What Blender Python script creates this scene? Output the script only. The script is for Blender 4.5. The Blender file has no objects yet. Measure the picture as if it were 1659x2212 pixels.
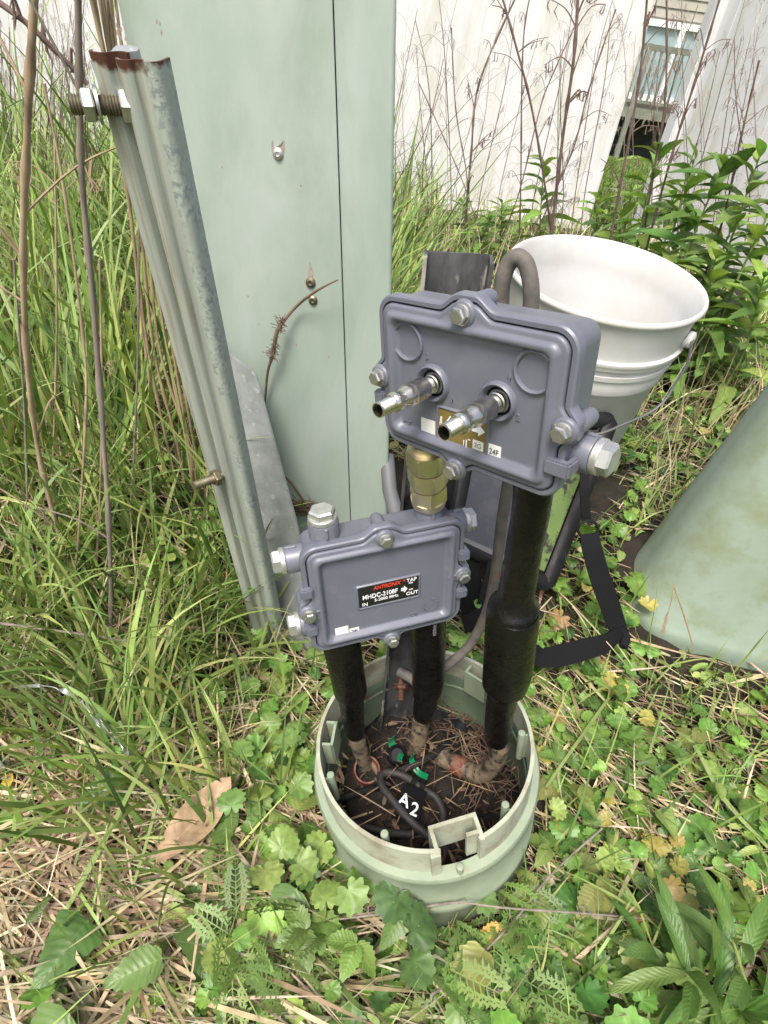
import bpy, bmesh, math, random
import numpy as np
from mathutils import Vector, Matrix, Euler
rad = math.radians
# ---------------------------------------------------------------- camera, world, sun
S = bpy.context.scene
COL = S.collection
F, CX, CY = 1200., 829.5, 1106.            # camera calibration (measured on a 1659 x 2212 copy)
PITCH, ROLL, CAMH = rad(37.04), rad(8.28), .72
cam = bpy.data.cameras.new('camera'); camo = bpy.data.objects.new('camera', cam); COL.objects.link(camo)
RC = Matrix.Rotation(math.pi/2-PITCH, 3, 'X') @ Matrix.Rotation(ROLL, 3, 'Z')
camo.matrix_world = Matrix.Translation((0, 0, CAMH)) @ RC.to_4x4()
cam.sensor_fit = 'HORIZONTAL'; cam.sensor_width = 36; cam.lens = F/1659*36
cam.clip_start = .02; cam.clip_end = 500
S.camera = camo
w = bpy.data.worlds.new('World'); S.world = w; w.use_nodes = True
nt = w.node_tree; bg = nt.nodes['Background']; sky = nt.nodes.new('ShaderNodeTexSky')
sky.sky_type = 'NISHITA'; sky.sun_disc = False; sky.sun_elevation = rad(58); sky.sun_rotation = rad(200)
sky.air_density = 1.0; sky.dust_density = 6.0; sky.ozone_density = 1.0
nt.links.new(sky.outputs[0], bg.inputs[0]); bg.inputs[1].default_value = .125
sl = bpy.data.lights.new('sun', 'SUN'); sl.energy = 2.2; sl.angle = rad(18); sl.color = (1, .975, .94)
so = bpy.data.objects.new('sun', sl); COL.objects.link(so)
_az = rad(200); _el = rad(58)
sd = Vector((math.sin(_az)*math.cos(_el), math.cos(_az)*math.cos(_el), math.sin(_el)))   # towards the sun
so.rotation_euler = sd.to_track_quat('Z', 'Y').to_euler()
S.view_settings.view_transform = 'Standard'; S.view_settings.look = 'None'
S.view_settings.exposure = .86; S.view_settings.gamma = 1

# ---------------------------------------------------------------- measuring helpers
C0 = Vector((0, 0, CAMH))
def ray(x, y): return RC @ Vector(((x-CX)/F, -(y-CY)/F, -1))
def pz(x, y, z=0.): d = ray(x, y); return C0 + d*((z-CAMH)/d.z)       # point at height z
def py(x, y, Y): d = ray(x, y); return C0 + d*(Y/d.y)                 # point at distance Y ahead
def sstep(t): t = np.clip(t, 0, 1); return t*t*(3-2*t)
def gnd(x, y):
    return -.030*np.exp(-((np.asarray(x)-.1)**2+(np.asarray(y)-.2)**2)/.012)+.15*sstep((np.asarray(y, float)-.38)/.5) + .012*np.sin(np.asarray(x)*9+1)*np.sin(np.asarray(y)*7)*sstep((np.asarray(y)-.6)/.4)
# ---------------------------------------------------------------- object helpers
def put(o, parent=None):
    COL.objects.link(o)
    if parent: o.parent = parent
    return o
def tag(o, label=None, cat=None, group=None, kind=None):
    for k, v in (('label', label), ('category', cat), ('group', group), ('kind', kind)):
        if v: o[k] = v
    return o
def empty(name, loc=(0, 0, 0), rot=None, **k):
    o = bpy.data.objects.new(name, None); o.empty_display_size = .02; COL.objects.link(o)
    o.location = loc
    if rot is not None: o.rotation_euler = rot
    return tag(o, **k)
LM = [('the notch of the round base', 1003, 1868), ('the front of the round base', 900, 1960), ('the left rim of the round base', 680, 1640), ('the right rim of the round base', 1165, 1640), ('the light brown dead leaf', 400, 1790), ('the silver ribbon', 180, 1530),
      ('the foot of the steel plate', 690, 1480), ('the loop of the black strap', 1250, 1420), ('the standing green cover', 1480, 1420), ('the bottom right corner', 1640, 2190), ('the bottom left corner', 20, 2190), ('the bottom edge of the photo', 830, 2190), ('the right edge of the photo', 1640, 1800), ('the left edge of the photo', 20, 1900), ('the white bucket', 1310, 800), ('the bucket rim on its right', 1533, 640), ('the gap in the fence', 1340, 300), ('the top right corner', 1640, 20), ('the cabinet', 870, 300), ('the blotched yellow leaf', 1045, 2050)]
USED = set()
def where(head, x, y, tail=''):
    c = sorted(LM, key=lambda l: math.hypot(l[1]-x, l[2]-y))
    for near in (lambda d: 'right beside' if d < 55 else 'close' if d < 130 else 'a little way' if d < 260 else 'well',):
        for nm, lx, ly in c[:7]:
            d = math.hypot(lx-x, ly-y); dx, dy = x-lx, y-ly; a = math.degrees(math.atan2(-dy, dx)) % 360
            dr = ('right of', 'above and right of', 'above', 'above and left of', 'left of', 'below and left of', 'below', 'below and right of')[int((a+22.5)//45) % 8]
            nr = near(d); l = head+' '+((nr+' ' if nr != 'right beside' else 'just ')+dr+' '+nm)
            if len(l.split()) <= 16 and l not in USED: USED.add(l); return l
    return head+' among the others in front of the white fence'
class MB:
    def __init__(s): s.v = []; s.f = []; s.m = []
    def add(s, vs, fs, mi=0):
        n = len(s.v); s.v += [tuple(v) for v in vs]; s.f += [tuple(i+n for i in f) for f in fs]; s.m += [mi]*len(fs); return s
    def rings(s, R, cap0=True, cap1=True, mi=0, close=True):
        n = len(R[0]); vs = [p for r in R for p in r]; fs = []
        for i in range(len(R)-1):
            for j in range(n if close else n-1):
                k = (j+1) % n; fs.append((i*n+j, i*n+k, (i+1)*n+k, (i+1)*n+j))
        if cap0: fs.append(tuple(range(n-1, -1, -1)))
        if cap1: fs.append(tuple(range((len(R)-1)*n, len(R)*n)))
        return s.add(vs, fs, mi)
    def box(s, c, d, M=None, mi=0, bev=0):
        x, y, z = [a/2 for a in d]; c = Vector(c)
        P = [Vector((i*x, j*y, k*z)) for k in (-1, 1) for (i, j) in ((-1, -1), (1, -1), (1, 1), (-1, 1))]
        if M: P = [M @ p for p in P]
        return s.add([c+p for p in P], [(3, 2, 1, 0), (4, 5, 6, 7), (0, 1, 5, 4), (1, 2, 6, 5), (2, 3, 7, 6), (3, 0, 4, 7)], mi)
    def rev(s, prof, o=(0, 0, 0), ax=(0, 0, 1), n=32, cap0=True, cap1=True, mi=0, wob=None, hexa=False):
        o = Vector(o); ax = Vector(ax).normalized(); u = ax.orthogonal().normalized(); v = ax.cross(u)
        if abs(ax.z) < .5 :
            v = Vector((0, 0, 1)); v = (v-ax*v.dot(ax)).normalized(); u = v.cross(ax)
        R = []
        for t, r in prof:
            ring = []
            for k in range(n):
                a = 2*math.pi*k/n; rr = r*(wob(t, a) if wob else 1)
                ring.append(o+ax*t+u*math.cos(a)*rr+v*math.sin(a)*rr)
            R.append(ring)
        return s.rings(R, cap0, cap1, mi)
    def tube(s, pts, r, n=12, cap=True, mi=0, flat=1., up=None, sub=0):
        P = [Vector(p) for p in pts]
        rr = list(r) if hasattr(r, '__len__') else [r]*len(P)
        if sub: P, rr = spline(P, rr, sub)
        T = [(P[min(i+1, len(P)-1)]-P[max(i-1, 0)]).normalized() for i in range(len(P))]
        u = Vector(up) if up else T[0].orthogonal(); R = []
        for i, p in enumerate(P):
            u = (u-T[i]*u.dot(T[i])).normalized(); v = T[i].cross(u)
            R.append([p+u*math.cos(2*math.pi*k/n)*rr[i]+v*math.sin(2*math.pi*k/n)*rr[i]*flat for k in range(n)])
        return s.rings(R, cap, cap, mi)
    def ribbon(s, pts, widths, thick, side, sub=0, mi=0):
        P = [Vector(p) for p in pts]; W = list(widths) if hasattr(widths, '__len__') else [widths]*len(P)
        if sub: P, W = spline(P, W, sub)
        R = []
        for i, p in enumerate(P):
            T = (P[min(i+1, len(P)-1)]-P[max(i-1, 0)]).normalized(); a = side(i/(len(P)-1)) if callable(side) else Vector(side)
            a = (a-T*a.dot(T)).normalized(); n = T.cross(a)*thick/2; h = a*W[i]/2
            R.append([p-h-n, p+h-n, p+h+n, p-h+n])
        return s.rings(R, mi=mi)
    def prism(s, poly, n, th, mi=0):
        n = Vector(n).normalized()*th; A = [Vector(p) for p in poly]
        return s.rings([A, [a+n for a in A]], mi=mi)
    def build(s, name, mats, parent=None, ang=35, smooth=True):
        me = bpy.data.meshes.new(name); me.from_pydata([tuple(v) for v in s.v], [], s.f)
        mats = mats if isinstance(mats, (list, tuple)) else [mats]
        for m in mats: me.materials.append(m)
        if len(mats) > 1: me.polygons.foreach_set('material_index', s.m)
        bm = bmesh.new(); bm.from_mesh(me); bmesh.ops.recalc_face_normals(bm, faces=bm.faces); bm.to_mesh(me); bm.free()
        if smooth:
            me.polygons.foreach_set('use_smooth', [True]*len(me.polygons)); me.set_sharp_from_angle(angle=rad(ang))
        me.update(); return put(bpy.data.objects.new(name, me), parent)
def spline(P, r, sub):
    Q, q = [], []
    for i in range(len(P)-1):
        a, b, c, d = P[max(i-1, 0)], P[i], P[i+1], P[min(i+2, len(P)-1)]
        for k in range(sub):
            t = k/sub
            Q.append(.5*((2*b)+(c-a)*t+(2*a-5*b+4*c-d)*t*t+(3*b-a-3*c+d)*t**3)); q.append(r[i]*(1-t)+r[i+1]*t)
    Q.append(P[-1]); q.append(r[-1]); return Q, q
def bevel(o, w, seg=2, ang=40):
    bm = bmesh.new(); bm.from_mesh(o.data)
    E = [e for e in bm.edges if len(e.link_faces) == 2 and e.calc_face_angle() > rad(ang)]
    bmesh.ops.bevel(bm, geom=E, offset=w, segments=seg, affect='EDGES', clamp_overlap=True); bm.to_mesh(o.data); bm.free()
    o.data.polygons.foreach_set('use_smooth', [True]*len(o.data.polygons)); o.data.set_sharp_from_angle(angle=rad(50)); return o
def text(body, size, x, z, parent, m, y=-.0006, rot=0, off=0., sx=1., name='lettering', align='LEFT', arc=None, ext=.0001, shear=0):
    c = bpy.data.curves.new(name, 'FONT'); c.body = body; c.size = size; c.offset = off; c.extrude = ext; c.align_x = align; c.shear = shear
    o = bpy.data.objects.new(name, c); COL.objects.link(o)
    bpy.context.view_layer.update()
    me = bpy.data.meshes.new_from_object(o.evaluated_get(bpy.context.evaluated_depsgraph_get()))
    bpy.data.objects.remove(o); bpy.data.curves.remove(c); me.name = name
    me.transform(Matrix.Translation((x, y, z)) @ Matrix.Rotation(rad(rot), 4, 'Y') @ Matrix.Rotation(math.pi/2, 4, 'X') @ Matrix.Diagonal((sx, 1, 1, 1)))
    me.materials.clear(); me.materials.append(m)
    return put(bpy.data.objects.new(name, me), parent)

# ---------------------------------------------------------------- materials
def mat(name, c1, c2=None, scale=8., rough=.6, rough2=None, metal=0., bump=0., bscale=None, c3=None, s3=3., t3=(.5, .6), coord='Object', stretch=None, spec=.5, detail=6., t2=(.35, .65), coat=0., sss=0., bdist=.001, dist=0.):
    m = bpy.data.materials.new(name); m.use_nodes = True; N = m.node_tree.nodes; L = m.node_tree.links
    b = N['Principled BSDF']; b.inputs['Metallic'].default_value = metal; b.inputs['Roughness'].default_value = rough
    b.inputs['Specular IOR Level'].default_value = spec; b.inputs['Coat Weight'].default_value = coat
    tc = N.new('ShaderNodeTexCoord'); mp = N.new('ShaderNodeMapping'); L.new(tc.outputs[coord], mp.inputs[0])
    if stretch: mp.inputs['Scale'].default_value = stretch
    def noise(sc, det=detail):
        n = N.new('ShaderNodeTexNoise'); n.inputs['Scale'].default_value = sc; n.inputs['Detail'].default_value = det; n.inputs['Roughness'].default_value = .65
        n.inputs['Distortion'].default_value = dist; L.new(mp.outputs[0], n.inputs['Vector']); return n
    def ramp(src, a, bb):
        r = N.new('ShaderNodeMapRange'); r.inputs[1].default_value = a; r.inputs[2].default_value = bb; L.new(src, r.inputs[0]); return r.outputs[0]
    col = None
    def mix(fac, A, B):
        x = N.new('ShaderNodeMix'); x.data_type = 'RGBA'; L.new(fac, x.inputs[0])
        for s, i in ((A, 6), (B, 7)):
            if isinstance(s, tuple): x.inputs[i].default_value = (*s, 1)
            else: L.new(s, x.inputs[i])
        return x.outputs[2]
    if c2:
        n1 = noise(scale); f = ramp(n1.outputs[0], *t2); col = mix(f, c1, c2)
        if rough2 is not None:
            r = N.new('ShaderNodeMapRange'); r.inputs[3].default_value = rough; r.inputs[4].default_value = rough2; L.new(f, r.inputs[0]); L.new(r.outputs[0], b.inputs['Roughness'])
    if c3: col = mix(ramp(noise(s3).outputs[0], *t3), col or c1, c3)
    if col: L.new(col, b.inputs['Base Color'])
    else: b.inputs['Base Color'].default_value = (*c1, 1)
    if bump:
        bp = N.new('ShaderNodeBump'); bp.inputs['Strength'].default_value = bump; bp.inputs['Distance'].default_value = bdist
        L.new(noise(bscale or scale*3).outputs[0], bp.inputs['Height']); L.new(bp.outputs[0], b.inputs['Normal'])
    if sss: b.inputs['Subsurface Weight'].default_value = sss; b.inputs['Subsurface Scale'].default_value = .01
    return m
def add_rust(m, p, ax, c=(.085, .032, .018)):
    N = m.node_tree.nodes; L = m.node_tree.links; b = N['Principled BSDF']; src = b.inputs['Base Color'].links[0].from_socket
    g = N.new('ShaderNodeNewGeometry'); s1 = N.new('ShaderNodeVectorMath'); s1.operation = 'SUBTRACT'; s1.inputs[1].default_value = p; L.new(g.outputs['Position'], s1.inputs[0])
    d = N.new('ShaderNodeVectorMath'); d.operation = 'DOT_PRODUCT'; d.inputs[1].default_value = ax; L.new(s1.outputs[0], d.inputs[0])
    n = N.new('ShaderNodeTexNoise'); n.inputs['Scale'].default_value = 95; n.inputs['Detail'].default_value = 5; L.new(g.outputs['Position'], n.inputs['Vector'])
    a = N.new('ShaderNodeMath'); a.operation = 'MULTIPLY_ADD'; a.inputs[1].default_value = .034; L.new(n.outputs[0], a.inputs[0]); L.new(d.outputs['Value'], a.inputs[2])
    r = N.new('ShaderNodeMapRange'); r.inputs[1].default_value = .0105; r.inputs[2].default_value = .0165; L.new(a.outputs[0], r.inputs[0])
    x = N.new('ShaderNodeMix'); x.data_type = 'RGBA'; L.new(r.outputs[0], x.inputs[0]); L.new(src, x.inputs[6]); x.inputs[7].default_value = (*c, 1); L.new(x.outputs[2], b.inputs['Base Color'])
def attrmat(name, rough=.55, trans=.25, vein=None, spec=.4, mott=.25, mscale=60, dark=.78):
    """colour from the point attribute Col; vein pattern from the attribute Luv"""
    m = bpy.data.materials.new(name); m.use_nodes = True; N = m.node_tree.nodes; L = m.node_tree.links
    b = N['Principled BSDF']; b.inputs['Roughness'].default_value = rough; b.inputs['Specular IOR Level'].default_value = spec
    a = N.new('ShaderNodeAttribute'); a.attribute_name = 'Col'
    tc = N.new('ShaderNodeTexCoord'); n = N.new('ShaderNodeTexNoise'); n.inputs['Scale'].default_value = mscale; n.inputs['Detail'].default_value = 4; L.new(tc.outputs['Object'], n.inputs['Vector'])
    r = N.new('ShaderNodeMapRange'); r.inputs[1].default_value = .3; r.inputs[2].default_value = .7; r.inputs[3].default_value = 1-mott; r.inputs[4].default_value = 1+mott; L.new(n.outputs[0], r.inputs[0])
    v = N.new('ShaderNodeVectorMath'); v.operation = 'SCALE'; L.new(a.outputs['Color'], v.inputs[0]); L.new(r.outputs[0], v.inputs['Scale']); col = v.outputs[0]
    if vein:
        u = N.new('ShaderNodeAttribute'); u.attribute_name = 'Luv'; sp = N.new('ShaderNodeSeparateXYZ'); L.new(u.outputs['Vector'], sp.inputs[0])
        def M(op, A, B=None, C=None):
            x = N.new('ShaderNodeMath'); x.operation = op
            for i, s in enumerate((A, B, C)):
                if s is None: continue
                if isinstance(s, (int, float)): x.inputs[i].default_value = s
                else: L.new(s, x.inputs[i])
            return x.outputs[0]
        au = M('ABSOLUTE', sp.outputs[0])
        ph = M('SUBTRACT', M('MULTIPLY', sp.outputs[1], vein[0]), M('MULTIPLY', au, vein[1])) if vein[0] else M('MULTIPLY', sp.outputs[0], vein[1])
        side = M('GREATER_THAN', M('SINE', M('MULTIPLY', ph, 6.2832)), .9)
        rib = M('LESS_THAN', au, vein[2])
        f = M('MAXIMUM', M('MULTIPLY', side, .22), M('MULTIPLY', rib, .65))
        x = N.new('ShaderNodeMix'); x.data_type = 'RGBA'; L.new(f, x.inputs[0]); L.new(col, x.inputs[6])
        y = N.new('ShaderNodeVectorMath'); y.operation = 'MULTIPLY'; y.inputs[1].default_value = (1.45, 1.32, 1.5); L.new(col, y.inputs[0]); L.new(y.outputs[0], x.inputs[7]); col = x.outputs[2]
        bp = N.new('ShaderNodeBump'); bp.inputs['Strength'].default_value = .0 if vein[0] == 0 else .25; bp.inputs['Distance'].default_value = .0006; bp.invert = True
        L.new(M('SINE', M('MULTIPLY', ph, 6.2832)), bp.inputs['Height']); L.new(bp.outputs[0], b.inputs['Normal'])
    L.new(col, b.inputs['Base Color'])
    if trans:
        t = N.new('ShaderNodeBsdfTranslucent'); y = N.new('ShaderNodeVectorMath'); y.operation = 'MULTIPLY'; y.inputs[1].default_value = (1.3, 1.35, .7); L.new(col, y.inputs[0]); L.new(y.outputs[0], t.inputs[0])
        x = N.new('ShaderNodeMixShader'); x.inputs[0].default_value = trans; L.new(b.outputs[0], x.inputs[1]); L.new(t.outputs[0], x.inputs[2])
        L.new(x.outputs[0], N['Material Output'].inputs[0])
    return m
GRN = (.30, .385, .315)
M_cab = mat('cabinet_paint', (.275, .345, .29), (.37, .42, .375), 5, .5, .62, bump=.15, bscale=14, c3=(.235, .30, .235), s3=6, t3=(.48, .72), stretch=(1.3, 1, .5), dist=.35, detail=12)
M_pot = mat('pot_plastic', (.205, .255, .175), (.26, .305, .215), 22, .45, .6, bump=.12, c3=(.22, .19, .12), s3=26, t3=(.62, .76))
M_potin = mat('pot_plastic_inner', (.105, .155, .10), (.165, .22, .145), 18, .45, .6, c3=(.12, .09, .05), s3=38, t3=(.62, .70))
M_potrim = mat('pot_rim_dirty', (.36, .385, .29), (.20, .17, .11), 20, .6, .85, bump=.2, t2=(.42, .66))
M_cover = mat('cover_plastic', (.27, .34, .285), (.235, .295, .215), 12, .6, .75, bump=.08, bscale=140, c3=(.20, .24, .145), s3=15, t3=(.50, .68), detail=14)
M_paint = mat('grey_enamel', (.118, .126, .158), (.132, .14, .172), 30, .34, .44, bump=.3, bscale=1000, spec=.6, bdist=.0004, c3=(.175, .175, .18), s3=55, t3=(.60, .76), detail=8)
M_dark = mat('dark_gap', (.006, .006, .007), rough=.9, spec=.05)
M_zinc = mat('zinc_bolt', (.55, .55, .52), (.40, .40, .38), 120, .3, .45, metal=.9)
M_white = mat('white_metal', (.62, .62, .60), (.48, .48, .45), 160, .38, .5, metal=.8, bump=.2)
M_nickel = mat('nickel', (.78, .75, .66), (.66, .62, .52), 90, .2, .3, metal=1.)
M_smoke = mat('dark_nickel', (.42, .39, .385), (.52, .49, .475), 60, .24, .33, metal=1.)
M_brass = mat('plated_brass', (.80, .71, .50), (.72, .63, .43), 60, .34, .42, metal=1.)
M_shrink = mat('shrink_tube', (.003, .003, .003), (.007, .006, .005), 30, .2, .34, bump=.45, bscale=42, spec=.36, bdist=.006)
M_rub = mat('black_rubber', (.006, .006, .007), (.013, .013, .013), 40, .45, .65, bump=.2, spec=.25)
M_cabl = mat('old_cable', (.013, .013, .014), (.032, .028, .025), 60, .55, .8, bump=.3)
M_gwire = mat('grey_wire', (.075, .07, .065), (.14, .125, .105), 70, .6, .85, bump=.3, c3=(.17, .09, .04), s3=50, t3=(.6, .7))
M_mud = mat('muddy_pipe', (.03, .025, .02), (.19, .145, .09), 60, .5, .9, bump=.4, t2=(.36, .60), c3=(.018, .016, .014), s3=90, t3=(.56, .60), detail=9)
M_galv = mat('galvanised', (.31, .35, .32), (.43, .455, .385), 60, .5, .65, metal=.2, bump=.3, c3=(.27, .235, .16), s3=45, t3=(.52, .70), stretch=(4, 4, .14), detail=9)
M_galvsp = mat('galvanised_peeling', (.24, .275, .27), (.39, .44, .385), 240, .5, .65, metal=.15, bump=.4, t2=(.44, .52), detail=4, c3=(.36, .40, .35), s3=40, t3=(.45, .6))
M_plate = mat('zinc_plate', (.27, .29, .29), (.38, .40, .395), 40, .45, .6, metal=.4, bump=.1, c3=(.48, .5, .5), s3=110, t3=(.6, .66))
M_rust = mat('rust', (.10, .035, .018), (.20, .09, .045), 160, .9, .95, bump=.5)
M_bolt = mat('weathered_bolt', (.24, .22, .15), (.14, .12, .08), 120, .4, .7, metal=.8, bump=.2)
M_stake = mat('black_stake', (.03, .032, .034), (.09, .09, .088), 55, .3, .7, bump=.5, c3=(.30, .28, .24), s3=38, t3=(.56, .64), stretch=(1, 1, .4))
M_buck = mat('bucket_plastic', (.63, .635, .63), (.585, .585, .57), 9, .42, .5, bump=.08, c3=(.51, .49, .425), s3=6, t3=(.46, .78))
M_wire = mat('steel_wire', (.22, .22, .22), rough=.4, metal=.9)
M_web = mat('webbing', (.0045, .0045, .0055), (.009, .009, .010), 500, .8, .9, spec=.2, bump=.6, bscale=1500, bdist=.0006)
M_film = mat('scuffed_film', (.035, .037, .042), (.055, .055, .06), 20, .18, .35, c3=(.2, .2, .2), s3=160, t3=(.68, .74), spec=.5)
M_camo = mat('green_fabric', (.085, .14, .035), (.13, .19, .055), 14, .8, .85, bump=.5, c3=(.025, .022, .02), s3=16, t3=(.49, .52))
M_soil = mat('soil', (.012, .009, .006), (.036, .026, .016), 30, .95, 1, bump=1., bscale=60, bdist=.01, c3=(.036, .034, .015), s3=5, t3=(.5, .7))
M_soilp = mat('wet_soil', (.006, .0045, .003), (.022, .014, .009), 60, .7, .95, bump=1., bscale=120, bdist=.006, c3=(.06, .034, .02), s3=30, t3=(.56, .66))
M_fence = mat('fence_vinyl', (.60, .605, .61), (.53, .535, .52), 5, .5, .65, bump=.05, c3=(.43, .435, .33), s3=2.6, t3=(.48, .78), stretch=(3.2, 3.2, .8), detail=10, t2=(.45, .75))
M_lawn = mat('lawn_turf', (.09, .16, .025), (.15, .22, .04), 3, .9, .9, bump=.8, bscale=90, bdist=.03, stretch=(8, 1.5, 1), t2=(.3, .7))
M_side = mat('siding', (.30, .29, .245), (.36, .345, .29), 2, .7)
M_trim = mat('trim_white', (.75, .76, .76), rough=.5)
M_glass = mat('window_glass', (.22, .31, .32), (.34, .44, .45), 1.2, .12, spec=.9)
M_wood = mat('deck_wood', (.20, .21, .17), (.13, .14, .11), 6, .85)
M_found = mat('foundation_block', (.05, .055, .05), (.09, .095, .085), 4, .9, bump=.4)
M_blk = mat('label_black', (.012, .012, .012), rough=.3)
M_olive = mat('label_olive', (.16, .12, .035), (.2, .15, .045), 60, .35)
M_stick = mat('sticker_white', (.72, .72, .68), rough=.45)
M_ink = mat('ink_white', (.8, .8, .8), rough=.4)
M_gryw = mat('paint_pen', (.5, .5, .5), rough=.6)
M_inkb = mat('ink_black', (.02, .02, .02), rough=.5)
M_red = mat('ink_red', (.65, .06, .04), rough=.4)
M_gryp = mat('print_grey', (.20, .20, .19), rough=.5)
M_copper = mat('rusty_copper', (.11, .045, .028), (.06, .03, .02), 140, .6, .8, metal=.4, bump=.4)
M_tape = mat('orange_band', (.17, .085, .055), (.13, .03, .02), 120, .5, .6, t2=(.5, .55), stretch=(1, 1, 1))
M_tan = mat('dry_cane', (.40, .31, .20), (.24, .165, .10), 60, .8, bump=.4, stretch=(1, 1, .2), c3=(.17, .12, .08), s3=60, t3=(.58, .68))
M_grey = mat('grey_stalk', (.13, .105, .085), (.27, .23, .185), 70, .85, bump=.4, stretch=(1, 1, .15))
M_dkst = mat('dark_stalk', (.10, .062, .055), (.19, .125, .105), 50, .85, bump=.3)
M_pale = mat('pale_stalk', (.34, .28, .24), (.46, .40, .34), 50, .8)
M_root = mat('root_fibre', (.10, .065, .045), (.17, .11, .07), 90, .9, bump=.5)
M_gst = mat('green_stem', (.14, .19, .05), (.20, .26, .08), 30, .6)
M_dleaf = mat('dry_leaf', (.36, .225, .12), (.44, .30, .17), 45, .7, bump=.3, c3=(.28, .15, .08), s3=80, t3=(.62, .7))
M_dleaf2 = mat('dry_leaf_red', (.28, .12, .05), (.38, .17, .08), 45, .55, bump=.3, c3=(.14, .07, .04), s3=60, t3=(.6, .7))
M_foil = mat('foil_strip', (.6, .6, .62), rough=.25, metal=.8)
M_teal = mat('green_tape', (.005, .16, .065), rough=.4)
M_conduit = mat('grey_conduit', (.10, .10, .105), (.13, .13, .135), 30, .5)
M_blade = attrmat('grass_blade', .5, .22, mott=.2, mscale=25)
M_straw = attrmat('dry_straw', .8, .12, mott=.3, mscale=60)
M_ivy = attrmat('round_leaf', .42, .2, vein=(0, 5, -1), mott=.25, mscale=120)
M_leaf = attrmat('veined_leaf', .4, .2, vein=(9, 1.6, .05), mott=.15)
M_dvein = attrmat('dead_leaf', .65, .08, vein=(9, 1.4, .04), mott=.3, mscale=70)
M_lance = attrmat('lance_leaf', .42, .3, vein=(12, 2.2, .07), mott=.12)

# ---------------------------------------------------------------- ground
def build_ground():
    def grid(x0, x1, nx, y0, y1, ny, name, m, f):
        xs = np.linspace(x0, x1, nx); ys = np.linspace(y0, y1, ny); X, Y = np.meshgrid(xs, ys)
        V = np.stack([X, Y, f(X, Y)], -1).reshape(-1, 3); I = np.arange(nx*ny).reshape(ny, nx)
        Fc = np.stack([I[:-1, :-1], I[:-1, 1:], I[1:, 1:], I[1:, :-1]], -1).reshape(-1, 4)
        me = bpy.data.meshes.new(name); me.from_pydata(V.tolist(), [], Fc.tolist()); me.materials.append(m)
        me.polygons.foreach_set('use_smooth', [True]*len(me.polygons)); me.update()
        return put(bpy.data.objects.new(name, me))
    rs = np.random.RandomState(2)
    def fz(X, Y):
        pot = np.hypot(X-PB[0], Y-PB[1]); z = gnd(X, Y)
        z = z+.006*np.sin(X*61+Y*23)*np.sin(Y*57-X*11)+.004*rs.rand(*X.shape)
        return np.where(pot < .118, z-.05, z)
    o = grid(-4.5, 3.2, 300, -.6, 4.6, 240, 'ground', M_soil, fz); tag(o, kind='structure')
    o = grid(-60, 60, 121, -40, 90, 131, 'lawn', M_lawn, lambda X, Y: np.where(Y > 4.2, .15, -.12)); tag(o, kind='structure')

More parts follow.
